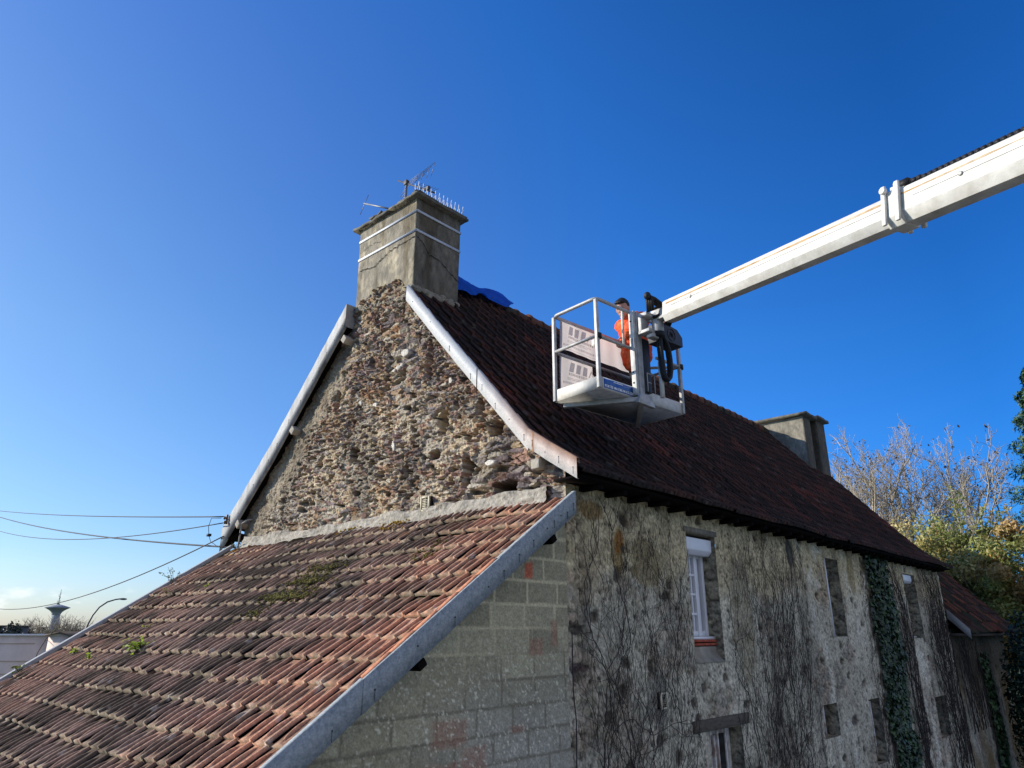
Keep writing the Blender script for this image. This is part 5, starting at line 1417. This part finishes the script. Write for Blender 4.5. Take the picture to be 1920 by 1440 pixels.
g.ball(HD + hf * 0.055 + hu * 0.085, (0.05, 0.065, 0.03), 12, 8, RH)
cloth(g, 'hair', M['hair'], 0.008, 0.012, person)
g = MB()
for (a, f) in ((anR, -0.9), (anL, -0.9)):
    d = unit(V3(*(f * bu))); c0 = V3(a[0], a[1], BN[2] + 0.062)
    limb(g, [c0 - d * 0.05, c0 + d * 0.10, c0 + d * 0.19 + V3(0, 0, -0.012)], [0.042, 0.040, 0.030]); limb(g, [c0, c0 + V3(0, 0, 0.08)], [0.046, 0.05])
cloth(g, 'boots', M['rubber'], 0.01, 0.004, person)
for s in (-1, 1):
    g = MB(); g.ball(HD + hf * 0.083 + hs * s * 0.031 + hu * 0.008, (0.010, 0.014, 0.008), 8, 6, RH); g.build('eye', M['hair'], person)
for (p, q, w) in ((SHR + (ELR - SHR) * 0.40, SHR + (ELR - SHR) * 0.56, 0.092),):
    g = MB(); g.tube([p, q], [w, w * 0.96], 14, cap=False); g.build('reflective_band', M['reflect'], person, smooth=True)
# ------------------------------------------------------------------ bare creepers and ivy on the long wall
def creeper(label, x0, x1, z0, z1, nstem, ntrunk, seed, wander=0.012, rad=0.0045, y0=YR, lean=0.0, branch=0.10, name='bare_creeper', ntwig=0):
    rs = np.random.default_rng(seed); g = MB()
    def grow(x, z, ang, L, r, lvl):
        P = [(x, y0 - 0.030 - 0.008 * rs.random(), z)]; a = ang; s = 0; kids = []
        stp = 0.055
        while s < L:
            a += rs.normal() * 0.22 - (a - lean) * 0.06
            x += sin(a) * stp + rs.normal() * wander * 0.3; z += cos(a) * stp; s += stp
            if z > z1 + 0.05 * rs.normal() or x < x0 - 0.05 or x > x1 + 0.08:
                break
            P.append((x, y0 - 0.030 - 0.012 * rs.random() - r, z))
            if lvl < 3 and rs.random() < branch * (1.6 if lvl == 0 else 1):
                kids.append((x, z, a + (0.45 + 0.5 * rs.random()) * (1 if rs.random() < 0.5 else -1), (L - s) * (0.35 + 0.5 * rs.random()) + 0.1, r * 0.62, lvl + 1))
        if len(P) > 2:
            P = np.array(P); g.tube(P, np.linspace(r, r * 0.45, len(P)), 3, cap=False)
        for k in kids:
            grow(*k)
    for i in range(ntrunk):
        grow(x0 + (x1 - x0) * (i + 0.2 + 0.6 * rs.random()) / max(ntrunk, 1), z0, lean + rs.normal() * 0.1, (z1 - z0) * 1.15, rad * 2.2, 0)
    for i in range(nstem):
        z = z0 + (z1 - z0) * rs.random() ** 1.3 * 0.85
        xx = x0 + (x1 - x0) * np.clip(0.5 + 0.24 * rs.normal(), 0, 1) if rs.random() < 0.7 else x0 + (x1 - x0) * rs.random()
        grow(xx, z, lean + rs.normal() * 0.22, min(z1 - z, 0.4 + 1.4 * rs.random()), rad * (0.6 + 0.6 * rs.random()), 1)
    for i in range(int(ntwig)):
        xx = x0 + (x1 - x0) * np.clip(0.5 + 0.26 * rs.normal(), 0, 1); zz_ = z0 + (z1 - z0) * rs.random(); a = lean + rs.normal() * 0.5; l_ = 0.04 + 0.12 * rs.random()
        p = V3(xx, y0 - 0.022 - 0.015 * rs.random(), zz_); q = p + V3(sin(a) * l_, -0.004, cos(a) * l_)
        g.tube([p, (p + q) / 2 + V3(rs.normal() * 0.008, -0.002, 0), q], rad * (0.35 + 0.4 * rs.random()), 3, cap=False)
    return tag(g.build(name, M['twig']), label, 'creeper', 'leafless creepers on the long shaded wall')
creeper('branching leafless creeper spread on the wall between the house corner and the first window', 5.62, 7.75, -2.6, 1.32, 55, 7, 11, rad=0.0034, branch=0.07, ntwig=1500)
creeper('widest and densest leafless creeper, a dark curtain between the first and second upper windows', 8.75, 11.35, -2.9, 1.36, 150, 8, 12, rad=0.0034, branch=0.05, ntwig=1900)
creeper('narrow strip of leafless creeper hugging the near edge of the green ivy', 13.95, 14.5, -2.9, 0.9, 26, 3, 13, rad=0.005, branch=0.06, ntwig=300)
creeper('leafless creeper strip between the green ivy and the far upper window', 15.85, 16.75, -2.9, 1.36, 60, 5, 14, rad=0.0055, branch=0.06, ntwig=500)
creeper('leafless creeper covering the far end of the wall beyond the far upper window', 18.1, 19.95, -2.9, 1.36, 90, 8, 15, rad=0.006, branch=0.06, ntwig=900)
def ivy(label, x0, x1, z0, z1, n, seed, y0=YR, sz=0.075, taper=0.0, cols=((0.020, 0.045, 0.016), (0.03, 0.065, 0.02), (0.045, 0.085, 0.028), (0.015, 0.03, 0.012))):
    rs = np.random.default_rng(seed); t = thing('ivy', label, 'ivy', ((x0 + x1) / 2, y0 - 0.05, z0), 'green ivy on the walls')
    z = z0 + (z1 - z0) * rs.random(n); q = rs.random(n)
    e0 = x0 + 0.55 * (x1 - x0) ** 0.5 * (fbm(z * 1.6, z * 0, seed, 4, 0.6) - 0.5); e1 = x1 + 0.75 * (x1 - x0) ** 0.5 * (fbm(z * 1.9, z * 0 + 5, seed, 4, 0.6) - 0.5)
    x = e0 + (e1 - e0) * q + rs.normal(size=n) * 0.03
    thick = 0.16 * np.clip(fbm(x * 3, z * 3, seed + 1, 3), 0.1, 1) * np.clip(np.sin(np.clip(q, 0.02, 0.98) * pi), 0.15, 1) ** 0.5
    P = np.stack([x, y0 - 0.04 - thick * rs.random(n) ** 0.5, z], -1)
    N_ = np.stack([rs.normal(size=n) * 0.5, -np.ones(n), 0.45 + rs.normal(size=n) * 0.45], -1)
    c = np.array(cols)[rs.integers(0, len(cols), n)] * (0.7 + 0.7 * rs.random((n, 1)))
    g = MB(); leafcards(g, P, N_, sz * (0.4 + 1.1 * rs.random(n) ** 1.5), c, rs, aspect=0.85); g.build('foliage', M['ivy'], t)
    g = MB()
    for k in range(7):
        xx = x0 + (x1 - x0) * (k + 0.5) / 7; zz_ = np.linspace(z0, z1 - 0.15, 14)
        g.tube(np.stack([xx + 0.05 * np.cumsum(rs.normal(size=14)) * 0.5 + taper * (zz_ - z0), np.full(14, y0 - 0.03), zz_], -1), 0.008, 4)
    g.build('stem', M['twig'], t)
    return t
ivy('broad band of dark green ivy climbing the long wall from ground to eave', 14.42, 15.80, -4.1, 1.40, 7500, 31, sz=0.085)

# ------------------------------------------------------------------ lower barn beyond the house
barn = thing('barn', 'lower barn with a tiled roof adjoining the far end of the stone house', 'barn', (23.3, 7.5, -4.2))
BX0, BX1 = 20.03, 26.5
xs = np.arange(BX0, BX1, 0.06); zs = np.arange(-4.25, 0.12, 0.06)
def barn_field(X, Z):
    Hn, C = wall_field(X + 30, Z)
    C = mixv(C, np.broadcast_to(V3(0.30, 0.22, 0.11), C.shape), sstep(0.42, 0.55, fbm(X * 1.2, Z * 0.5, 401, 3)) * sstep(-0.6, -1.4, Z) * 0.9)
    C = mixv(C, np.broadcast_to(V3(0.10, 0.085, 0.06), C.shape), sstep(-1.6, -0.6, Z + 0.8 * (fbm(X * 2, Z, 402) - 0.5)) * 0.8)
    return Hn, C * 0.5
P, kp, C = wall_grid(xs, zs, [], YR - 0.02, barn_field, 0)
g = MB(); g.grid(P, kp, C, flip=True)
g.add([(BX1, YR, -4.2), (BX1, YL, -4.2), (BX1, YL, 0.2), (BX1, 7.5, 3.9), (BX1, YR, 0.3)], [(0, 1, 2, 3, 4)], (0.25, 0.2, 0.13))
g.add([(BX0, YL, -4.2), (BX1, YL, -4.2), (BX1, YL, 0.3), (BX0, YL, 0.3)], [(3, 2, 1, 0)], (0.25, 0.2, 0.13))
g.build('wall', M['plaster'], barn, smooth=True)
def barn_colors(P, r, r2, v, u, prof):
    C = main_colors(P, r, r2, v, u, prof) * 1.15
    gr = sstep(0.5, 0.7, fbm(P[..., 0] * 1.2, P[..., 1] * 1.6, 411, 3)); C = mixv(C, np.broadcast_to(V3(0.035, 0.05, 0.03), C.shape), gr * 0.5)
    return mixv(C, np.broadcast_to(V3(0.22, 0.075, 0.04), C.shape), (r > 0.82) * 0.7)
g = MB()
bp = path_points(np.array([(3.86, 0.0), (7.5, 4.02)]), 17)
tile_roof(g, [((0, *bp[i]), (0, *bp[i + 1])) for i in range(17)], (1, 0, 0), BX0, 0.215, 30, barn_colors, ures=8, vres=4, seed=15, jit=1.6)
P = np.array([[(x, 7.5, 4.03), (x, 11.1, 0.05)] for x in (BX0, BX1)]); g.grid(P, None, np.full(P.shape, 0.06))
P = np.array([[(x, 3.95, 0.02), (x, 7.5, 3.95)] for x in (BX0, BX1)]); g.grid(P, None, np.full(P.shape, 0.02))
g.build('roof', M['tile'], barn)
g = MB(); g.prism([(3.86, -0.16), (3.86, 0.06), (4.28, 0.53), (4.28, 0.30)], (BX0 - 0.03, 0, 0), (0, 1, 0), (0, 0, 1), (0.02, 0, 0)); g.build('verge_board', M['zinc'], barn)
g = MB(); g.box2((BX0, 3.95, -0.09), (BX1, 4.3, -0.03)); g.build('soffit', M['wood'], barn)
creeper('brown leafless creeper on the wall of the lower barn below its roof edge', 20.1, 22.3, -2.2, -0.1, 70, 5, 16, rad=0.007, branch=0.07, y0=YR - 0.03)
ivy('narrow streak of dark ivy on the wall of the lower barn', 22.5, 23.3, -4.1, -0.5, 1500, 33, y0=YR - 0.03, sz=0.10)

# ------------------------------------------------------------------ trees
def bare_tree(label, hd, d, top, spread, seed, nl=6, leaves=120, group='bare trees behind the far chimney'):
    rs = np.random.default_rng(seed); base = pole(hd, d, -4.2); Hh_ = top + 4.2
    t = thing('bare_tree', label, 'tree', base, group)
    gt, gb, gl = MB(), MB(), MB(); tips = []
    def br(p, dr, Ln, r, lvl, g):
        n = 6 if lvl < 2 else 4; P = [p]; dcur = dr
        for i in range(n):
            dcur = unit(dcur + rs.normal(size=3) * (0.10 + 0.05 * lvl) + V3(0, 0, 0.10 + 0.02 * lvl)); P.append(P[-1] + dcur * Ln / n)
        P = np.array(P); g.tube(P, np.linspace(r, max(r * 0.45, 0.008), n + 1), 5 if lvl < 2 else 3, cap=False)
        if lvl >= 4:
            tips.append(P[-1]); return
        k = (nl, 6, 7, 6)[lvl - 1] if lvl >= 1 else nl
        for i in range(k):
            q = 0.25 + 0.75 * (i + rs.random()) / k
            pos = np.array([np.interp(q * n, np.arange(n + 1), P[:, j]) for j in range(3)])
            az = rs.random() * 2 * pi; tilt = 0.45 + 0.45 * rs.random()
            a = unit(np.cross(dcur, V3(cos(az), sin(az), 0.1))); nd = unit(dcur * cos(tilt) + a * sin(tilt))
            br(pos, nd, Ln * (0.42 + 0.25 * rs.random()) * (1.15 - 0.45 * q), max(r * 0.5, 0.011), lvl + 1, gb)
    P = [base]; hgt = Hh_ * 0.28
    gt.tube([base, base + V3(0.05, 0, hgt * 0.5), base + V3(rs.normal() * 0.15, rs.normal() * 0.15, hgt)], [0.30, 0.25, 0.21], 9)
    fork = base + V3(0, 0, hgt)
    for i in range(4):
        az = i * pi / 2 + rs.random(); dr = unit(V3(cos(az) * spread, sin(az) * spread, 1.0))
        br(fork, dr, Hh_ * (0.44 + 0.08 * rs.random()), 0.10, 1, gb)
    gt.build('trunk', M['bark'], t, smooth=True); gb.build('branches', M['bark'], t)
    tips = np.array(tips); idx = rs.integers(0, len(tips), leaves); PP = tips[idx] + rs.normal(size=(leaves, 3)) * 0.15
    leafcards(gl, PP, rs.normal(size=(leaves, 3)), 0.12 + 0.12 * rs.random(leaves), np.array((0.09, 0.06, 0.035)) * (0.6 + 0.9 * rs.random((leaves, 1))), rs)
    gl.build('dead_leaves', M['leaf'], t)
    return t
bare_tree('tallest leafless tree, standing right behind the far chimney', 16.0, 44, 12.1, 0.30, 51, leaves=200)
bare_tree('leafless tree second from the far chimney, with thin upright branches', 14.1, 47, 11.2, 0.34, 52)
bare_tree('leafless tree with fine upright twigs in the middle of the bare group', 12.3, 45, 11.0, 0.34, 53)
bare_tree('rightmost leafless tree of the bare group, leaning out over the leafy trees', 10.9, 44, 9.4, 0.40, 54, leaves=260)

def leafy_tree(label, hd, d, cz, rad, n, seed, shoots, pal, lsz=0.15, name='leafy_tree', group='leafy trees beyond the barn', shade=None):
    rs = np.random.default_rng(seed); base = pole(hd, d, -4.2); t = thing(name, label, 'tree', base, group)
    c = pole(hd, d, cz); gl, gt, gb = MB(), MB(), MB()
    gt.tube([base, base + (c - base) * 0.5 + V3(0.1, 0, 0), c], [0.2, 0.16, 0.07], 8)
    nc = 130; cl = []
    for k in range(nc):
        v = unit(rs.normal(size=3)); q = rs.random() ** 0.45
        p = c + v * np.array(rad) * q * (0.85 + 0.3 * rs.random()); cl.append((p, 0.28 + 0.4 * rs.random(), rs.integers(len(pal))))
        if k < 40:
            gb.tube([c + (p - c) * 0.1, c + (p - c) * 0.55 + V3(0, 0, 0.1), p], [0.045, 0.03, 0.012], 4, cap=False)
    PP, NN, CC_ = [], [], []
    for (p, r, ci) in cl:
        m = n // nc; q = unit3(rs.normal(size=(m, 3))) * (rs.random((m, 1)) ** 0.5) * r
        PP.append(p + q * np.array((1, 1, 0.8))); NN.append(q + rs.normal(size=(m, 3)) * 0.25 + V3(-0.1, 0.2, 0.1))
        CC_.append(np.array(pal[ci]) * (0.65 + 0.7 * rs.random((m, 1))))
    for (h2, z2, Ls, ln) in shoots:
        b = pole(h2, d, z2); dr = unit(V3(rs.normal() * 0.15, ln, 1.0)); Q_ = np.array([b + dr * Ls * q + V3(0, ln * 0.5 * q * q, 0) for q in np.linspace(0, 1, 6)])
        gb.tube(Q_, np.linspace(0.02, 0.006, 6), 4, cap=False); m = int(Ls * 55); q = rs.random(m)
        PP.append(np.stack([np.interp(q, np.linspace(0, 1, 6), Q_[:, j]) for j in range(3)], -1) + rs.normal(size=(m, 3)) * 0.10); NN.append(rs.normal(size=(m, 3)))
        CC_.append(np.array(pal[0]) * (0.65 + 0.7 * rs.random((m, 1))))
    PP, NN, CC_ = np.vstack(PP), np.vstack(NN), np.vstack(CC_)
    leafcards(gl, PP, NN, lsz * (0.6 + 0.7 * rs.random(len(PP))), CC_, rs, aspect=0.42)
    gt.build('trunk', M['bark'], t); gb.build('branches', M['bark'], t); gl.build('crown', M['leaf'], t)
    return t
def unit3(a): return a / (np.linalg.norm(a, axis=1)[:, None] + 1e-9)
palA = ((0.40, 0.36, 0.12), (0.26, 0.27, 0.08), (0.48, 0.38, 0.16), (0.17, 0.19, 0.06))
palB = ((0.29, 0.31, 0.08), (0.19, 0.22, 0.055), (0.43, 0.37, 0.13), (0.35, 0.30, 0.10))
palC = ((0.40, 0.29, 0.10), (0.27, 0.26, 0.07), (0.46, 0.30, 0.10), (0.19, 0.20, 0.055))
leafy_tree('leafy yellow-green tree rising just past the rake of the main roof', 12.9, 31, 1.2, (2.0, 1.9, 2.5), 24000, 61, ((12.6, 3.3, 1.0, 0.1), (13.5, 3.2, 0.8, 0.2), (12.0, 3.3, 0.9, -0.1)), palA)
leafy_tree('leafy tree with long arching leafy shoots at the top of its crown', 10.4, 29.5, 0.9, (2.1, 2.0, 2.7), 26000, 62, ((10.3, 3.2, 1.7, 0.03), (10.25, 3.2, 1.5, -0.05), (9.6, 3.0, 1.1, -0.3), (8.9, 3.0, 1.25, -0.55), (10.9, 3.1, 0.9, 0.2), (9.2, 3.1, 0.9, -0.2)), palB)
leafy_tree('broad leafy tree turning orange-brown at the right edge, in front of the conifer', 7.0, 29.5, 0.7, (2.6, 2.9, 2.9), 36000, 63, ((8.0, 3.1, 1.0, 0.2), (7.3, 3.2, 0.9, 0.1)), palC)
def conifer(label, hd, d, top, rbase, n, seed):
    rs = np.random.default_rng(seed); base = pole(hd, d, -4.2); t = thing('conifer', label, 'tree', base)
    g = MB(); g.tube([base, base + V3(0, 0, top + 4.0)], [0.25, 0.03], 7); g.build('trunk', M['bark'], t)
    q = rs.random(n) ** 0.75; z = -3.5 + (top + 3.5) * q; rr = rbase * (1 - (z + 3.5) / (top + 3.7)) ** 0.75
    lay = 0.78 + 0.22 * np.sin(z * 5.5 + 4 * rs.random(n) * 0.3); az = rs.random(n) * 2 * pi; az += 0.25 * np.sin(az * 7 + z * 2)
    lump = 0.75 + 0.5 * fbm(az * 3, z * 1.3, seed, 3)
    rad = rr * lay * lump * (0.55 + 0.5 * rs.random(n) ** 0.5)
    P = np.stack([base[0] + np.cos(az) * rad, base[1] + np.sin(az) * rad, z], -1)
    N_ = np.stack([np.cos(az), np.sin(az), np.full(n, 0.5)], -1) + rs.normal(size=(n, 3)) * 0.5
    c = np.array(((0.02, 0.05, 0.02), (0.03, 0.07, 0.028), (0.045, 0.085, 0.035)))[rs.integers(0, 3, n)] * (0.7 + 0.6 * rs.random((n, 1)))
    g = MB(); leafcards(g, P, N_, 0.22 * (0.6 + 0.8 * rs.random(n)), c * 1.3, rs, aspect=0.28); g.build('crown', M['ivy'], t)
conifer('tall dark green conifer cut off by the right edge of the view', 4.5, 40, 11.9, 4.0, 17000, 71)
def bush(label, c, rad, n, seed, cols, lsz, name='shrub', group=None, mat='ivy'):
    rs = np.random.default_rng(seed); t = thing(name, label, 'shrub' if name == 'shrub' else 'tree', (c[0], c[1], c[2] - rad[2]), group)
    g = MB(); b = V3(c[0], c[1], c[2] - rad[2])
    for k in range(5):
        e = V3(*c) + rs.normal(size=3) * np.array(rad) * 0.35; g.tube([b, b + (e - b) * 0.5, e], [0.03 * rad[0] + 0.02, 0.03, 0.012], 5)
    g.build('trunk', M['bark'], t)
    v = unit3(rs.normal(size=(n, 3))); q = rs.random((n, 1)) ** 0.4
    w = 0.72 + 0.55 * fbm(np.arctan2(v[:, 1], v[:, 0]) * 2.2, v[:, 2] * 2.5, seed, 4)
    P = V3(*c) + v * q * w[:, None] * np.array(rad)
    cc = np.array(cols)[rs.integers(0, len(cols), n)] * (0.65 + 0.7 * rs.random((n, 1)))
    g = MB(); leafcards(g, P, v + rs.normal(size=(n, 3)) * 0.5, lsz * (0.6 + 0.8 * rs.random(n)), cc, rs); g.build('crown', M[mat], t)
    return t
bush('dark evergreen shrub standing against the barn at the lower right edge', (23.6, 3.35, -2.0), (0.9, 0.75, 2.5), 9000, 81, ((0.012, 0.03, 0.014), (0.02, 0.045, 0.02)), 0.11)

# ------------------------------------------------------------------ what lies beyond the lean-to on the left
wt = thing('water_tower', 'distant grey concrete water tower with a wide mushroom shaped tank and mast', 'water tower', pole(73.72, 600, -4.8))
cx = pole(73.72, 600, 0)
g = MB(); g.lathe([(3.6, -4.8), (2.95, 0.5), (2.6, 6), (2.45, 11.0)], 28, cx); g.build('shaft', M['towerc'], wt, smooth=True)
g = MB(); g.lathe([(2.45, 11.0), (2.7, 11.9), (3.4, 13.0), (4.8, 14.2), (6.4, 15.1), (7.75, 15.75), (7.75, 15.95), (5.0, 16.9), (2.2, 17.7), (0.9, 17.95)], 36, cx); tk = g.build('tank', M['towerc'], wt, smooth=True)
g = MB(); g.lathe([(0.95, 17.9), (0.95, 18.6)], 14, cx); g.tube([cx + V3(0, 0, 18.5), cx + V3(0.2, 0, 28)], [0.28, 0.10], 6)
for k, (a, z) in enumerate(((0.7, 20.0), (-0.8, 19.5), (0.5, 22.2), (-0.5, 23.6), (0.4, 25))):
    g.tube([cx + V3(0, 0, z - 0.6), cx + V3(a, 0.2, z - 0.3), cx + V3(a * 1.1, 0.2, z + 0.9)], 0.14, 5)
g.build('mast', M['lamp'], wt)

def horiz(hd, d, z): return pole(hd, d, z)
pb = thing('pale_building', 'low pale building with a flat parapet and small brown gable, behind the lean-to', 'building', horiz(75.5, 31, -4.2))
a, b = horiz(83, 33.5, -4.25), horiz(73.25, 29.3, -4.25); dx = unit(b - a); dy = V3(-dx[1], dx[0], 0)
if dy @ a < 0: dy = -dy
ln = np.linalg.norm(b - a)
g = MB(); g.prism([(0, 0), (ln, 0), (ln, 4.13), (0, 4.13)], a, dx, (0, 0, 1), dy * 9)
for z in (0.9, 1.5, 1.62, 2.4, 2.95, 3.35, 3.9):
    g.box(a + dx * (ln * 0.45) + V3(0, 0, z) - dy * 0.01, (ln * 0.86, 0.03, 0.025), np.array([dx, dy, (0, 0, 1)]))
g.build('wall', M['render'], pb)
g = MB(); g.box(a + dx * ln / 2 + V3(0, 0, 4.16) + dy * 0.1, (ln + 0.1, 0.35, 0.06), np.array([dx, dy, (0, 0, 1)])); g.build('coping', M['white'], pb)
g = MB(); w = 1.0; o_ = a + dx * (ln - 0.35) - dy * 0.06
g.prism([(0, 0), (w, 0), (w, 4.02), (0.45, 4.22), (0, 4.14)], o_, dx, (0, 0, 1), dy * 7); g.build('wall', M['render'], pb)
g = MB(); g.prism([(-0.05, 4.13), (0.45, 4.225), (w + 0.35, 3.95), (w + 0.35, 3.99), (0.45, 4.27), (-0.05, 4.17)], o_ - dy * 0.15, dx, (0, 0, 1), dy * 7.4); g.build('roof', M['roofsheet'], pb)
g = MB(); g.box(o_ + dx * 0.62 + V3(0, 0, 3.83) - dy * 0.01, (0.3, 0.05, 0.14), np.array([dx, dy, (0, 0, 1)])); g.build('window', M['glass'], pb)
sl_ = thing('street_lamp', 'tall curved street lamp arching over the lower left verge of the lean-to', 'street lamp', horiz(71.93, 28, -4.2))
g = MB(); pts = [(71.93, -4.2), (71.92, -1.0), (71.90, -0.05), (71.80, 0.25), (71.62, 0.52), (71.32, 0.77), (70.9, 0.94), (70.45, 1.02), (70.1, 1.05)]
g.tube([horiz(h, 28, z) for h, z in pts], [0.06, 0.05, 0.035, 0.03, 0.028, 0.025, 0.025, 0.022, 0.022], 8); g.build('pole', M['lamp'], sl_, smooth=True)
g = MB(); g.ball(horiz(69.98, 28, 1.04), (0.12, 0.05, 0.035), 10, 6, np.array([unit(horiz(69.9, 28, 0) - horiz(70.2, 28, 0)), (0.3, 0.95, 0), (0, 0, 1)])); g.build('lamp_head', M['lamp'], sl_)
def far_building(label, h0, h1, d, top, col):
    t = thing('far_building', label, 'building', horiz((h0 + h1) / 2, d, -4.4), 'distant dark buildings on the horizon')
    a, b = horiz(h0, d, -4.5), horiz(h1, d, -4.5); dx = unit(b - a); dy = V3(-dx[1], dx[0], 0); dy = dy if dy @ a > 0 else -dy; ln = np.linalg.norm(b - a)
    g = MB(); g.prism([(0, 0), (ln, 0), (ln, top + 4.4), (0, top + 4.4)], a, dx, (0, 0, 1), dy * 8); g.build('wall', M['lamp'], t)
    g = MB(); g.prism([(-0.2, top + 4.4), (ln + 0.2, top + 4.4), (ln + 0.2, top + 4.6), (-0.2, top + 4.6)], a - dy * 0.2, dx, (0, 0, 1), dy * 8.4); g.build('roof', M['roofsheet'], t)
far_building('long dark flat roofed building at the far left of the horizon', 77.6, 75.05, 150, 0.95, None)
far_building('small dark building on the horizon just left of the water tower', 74.55, 74.1, 150, 0.7, None)
dk = ((0.035, 0.045, 0.028), (0.05, 0.06, 0.035), (0.06, 0.055, 0.035))
bush('rounded dark tree in front of the long dark building on the horizon', tuple(horiz(75.9, 135, -1.4)), (1.7, 1.3, 2.9), 1200, 91, dk, 0.45, 'far_tree', 'distant trees on the left horizon')
bush('low dark tree at the left edge of the horizon line', tuple(horiz(76.9, 135, -1.7)), (2.0, 1.6, 2.5), 1000, 92, dk, 0.45, 'far_tree', 'distant trees on the left horizon')
bush('dark rounded tree on the horizon below the foot of the water tower', tuple(horiz(73.3, 130, -1.9)), (2.2, 1.6, 2.4), 1000, 93, dk, 0.45, 'far_tree', 'distant trees on the left horizon')
bush('dark tree on the horizon between the water tower and the street lamp', tuple(horiz(72.3, 130, -1.8)), (1.8, 1.6, 2.5), 900, 94, dk, 0.45, 'far_tree', 'distant trees on the left horizon')
rs = np.random.default_rng(95)
n = 9000; hd = 67 + 12 * rs.random(n); z = -4.6 + 4.75 * rs.random(n) * (0.8 + 0.35 * fbm(hd * 2.2, hd * 0, 96, 4))
P = np.stack([155 * np.cos(np.radians(hd)), 155 * np.sin(np.radians(hd)), z], -1) + rs.normal(size=(n, 3)) * np.array((1.5, 1.5, 0.1))
g = MB(); leafcards(g, P, rs.normal(size=(n, 3)), 0.5 + 0.4 * rs.random(n), np.array(dk)[rs.integers(0, 3, n)] * (0.7 + 0.6 * rs.random((n, 1))), rs)
o = g.build('far_woodland', M['ivy']); tag(o, 'dark band of distant hedges and woodland along the left horizon', 'woodland', None, 'stuff')
def small_bare(label, hd, d, top, seed):
    rs = np.random.default_rng(seed); base = pole(hd, d, -4.4); t = thing('far_bare_tree', label, 'tree', base, 'small leafless trees on the left horizon')
    g = MB(); g.tube([base, base + V3(0, 0, 2.6)], [0.2, 0.13], 6); g.build('trunk', M['bark'], t); g = MB()
    for i in range(26):
        az = rs.random() * 2 * pi; p = base + V3(0, 0, 2.0 + 1.2 * rs.random()); dr = unit(V3(cos(az), sin(az), 1.2)); Ln = (top + 4.4 - 2.4) * (0.7 + 0.4 * rs.random()); P = [p]
        for k in range(5):
            dr = unit(dr + rs.normal(size=3) * 0.2 + V3(0, 0, 0.08)); P.append(P[-1] + dr * Ln / 5)
        g.tube(np.array(P), np.linspace(0.06, 0.02, 6), 3, cap=False)
        for q in P[2:]:
            for m in range(3):
                d2 = unit(dr + rs.normal(size=3) * 0.6); g.tube([q, q + d2 * 0.5, q + d2 * 0.9 + V3(0, 0, 0.15)], [0.03, 0.022, 0.015], 3, cap=False)
    g.build('branches', M['bark'], t)
small_bare('small leafless tree on the horizon left of the water tower shaft', 73.95, 125, 1.15, 97)
small_bare('small leafless tree on the horizon right of the water tower shaft', 73.05, 125, 1.5, 98)
small_bare('small leafless tree on the horizon beside the curved street lamp', 72.4, 125, 0.95, 99)
small_bare('small leafless tree behind the long dark building at the far left', 75.3, 160, 1.7, 100)
c = pole(7.66, 60, 12.99)
g = MB(); g.ball(c, (0.14, 0.05, 0.05), 8, 6, np.array([(0.3, -0.95, 0.05), (0.95, 0.3, 0), (0, 0, 1)]))
g.add([c + V3(0.06, 0, 0.02), c + V3(-0.04, 0, 0.02), c + V3(0.02, 0.30, 0.10), c + V3(0.02, -0.30, 0.06)], [(0, 1, 2), (1, 0, 3)])
tag(g.build('bird', M['black']), 'tiny dark bird gliding in the blue sky above the conifer', 'bird')
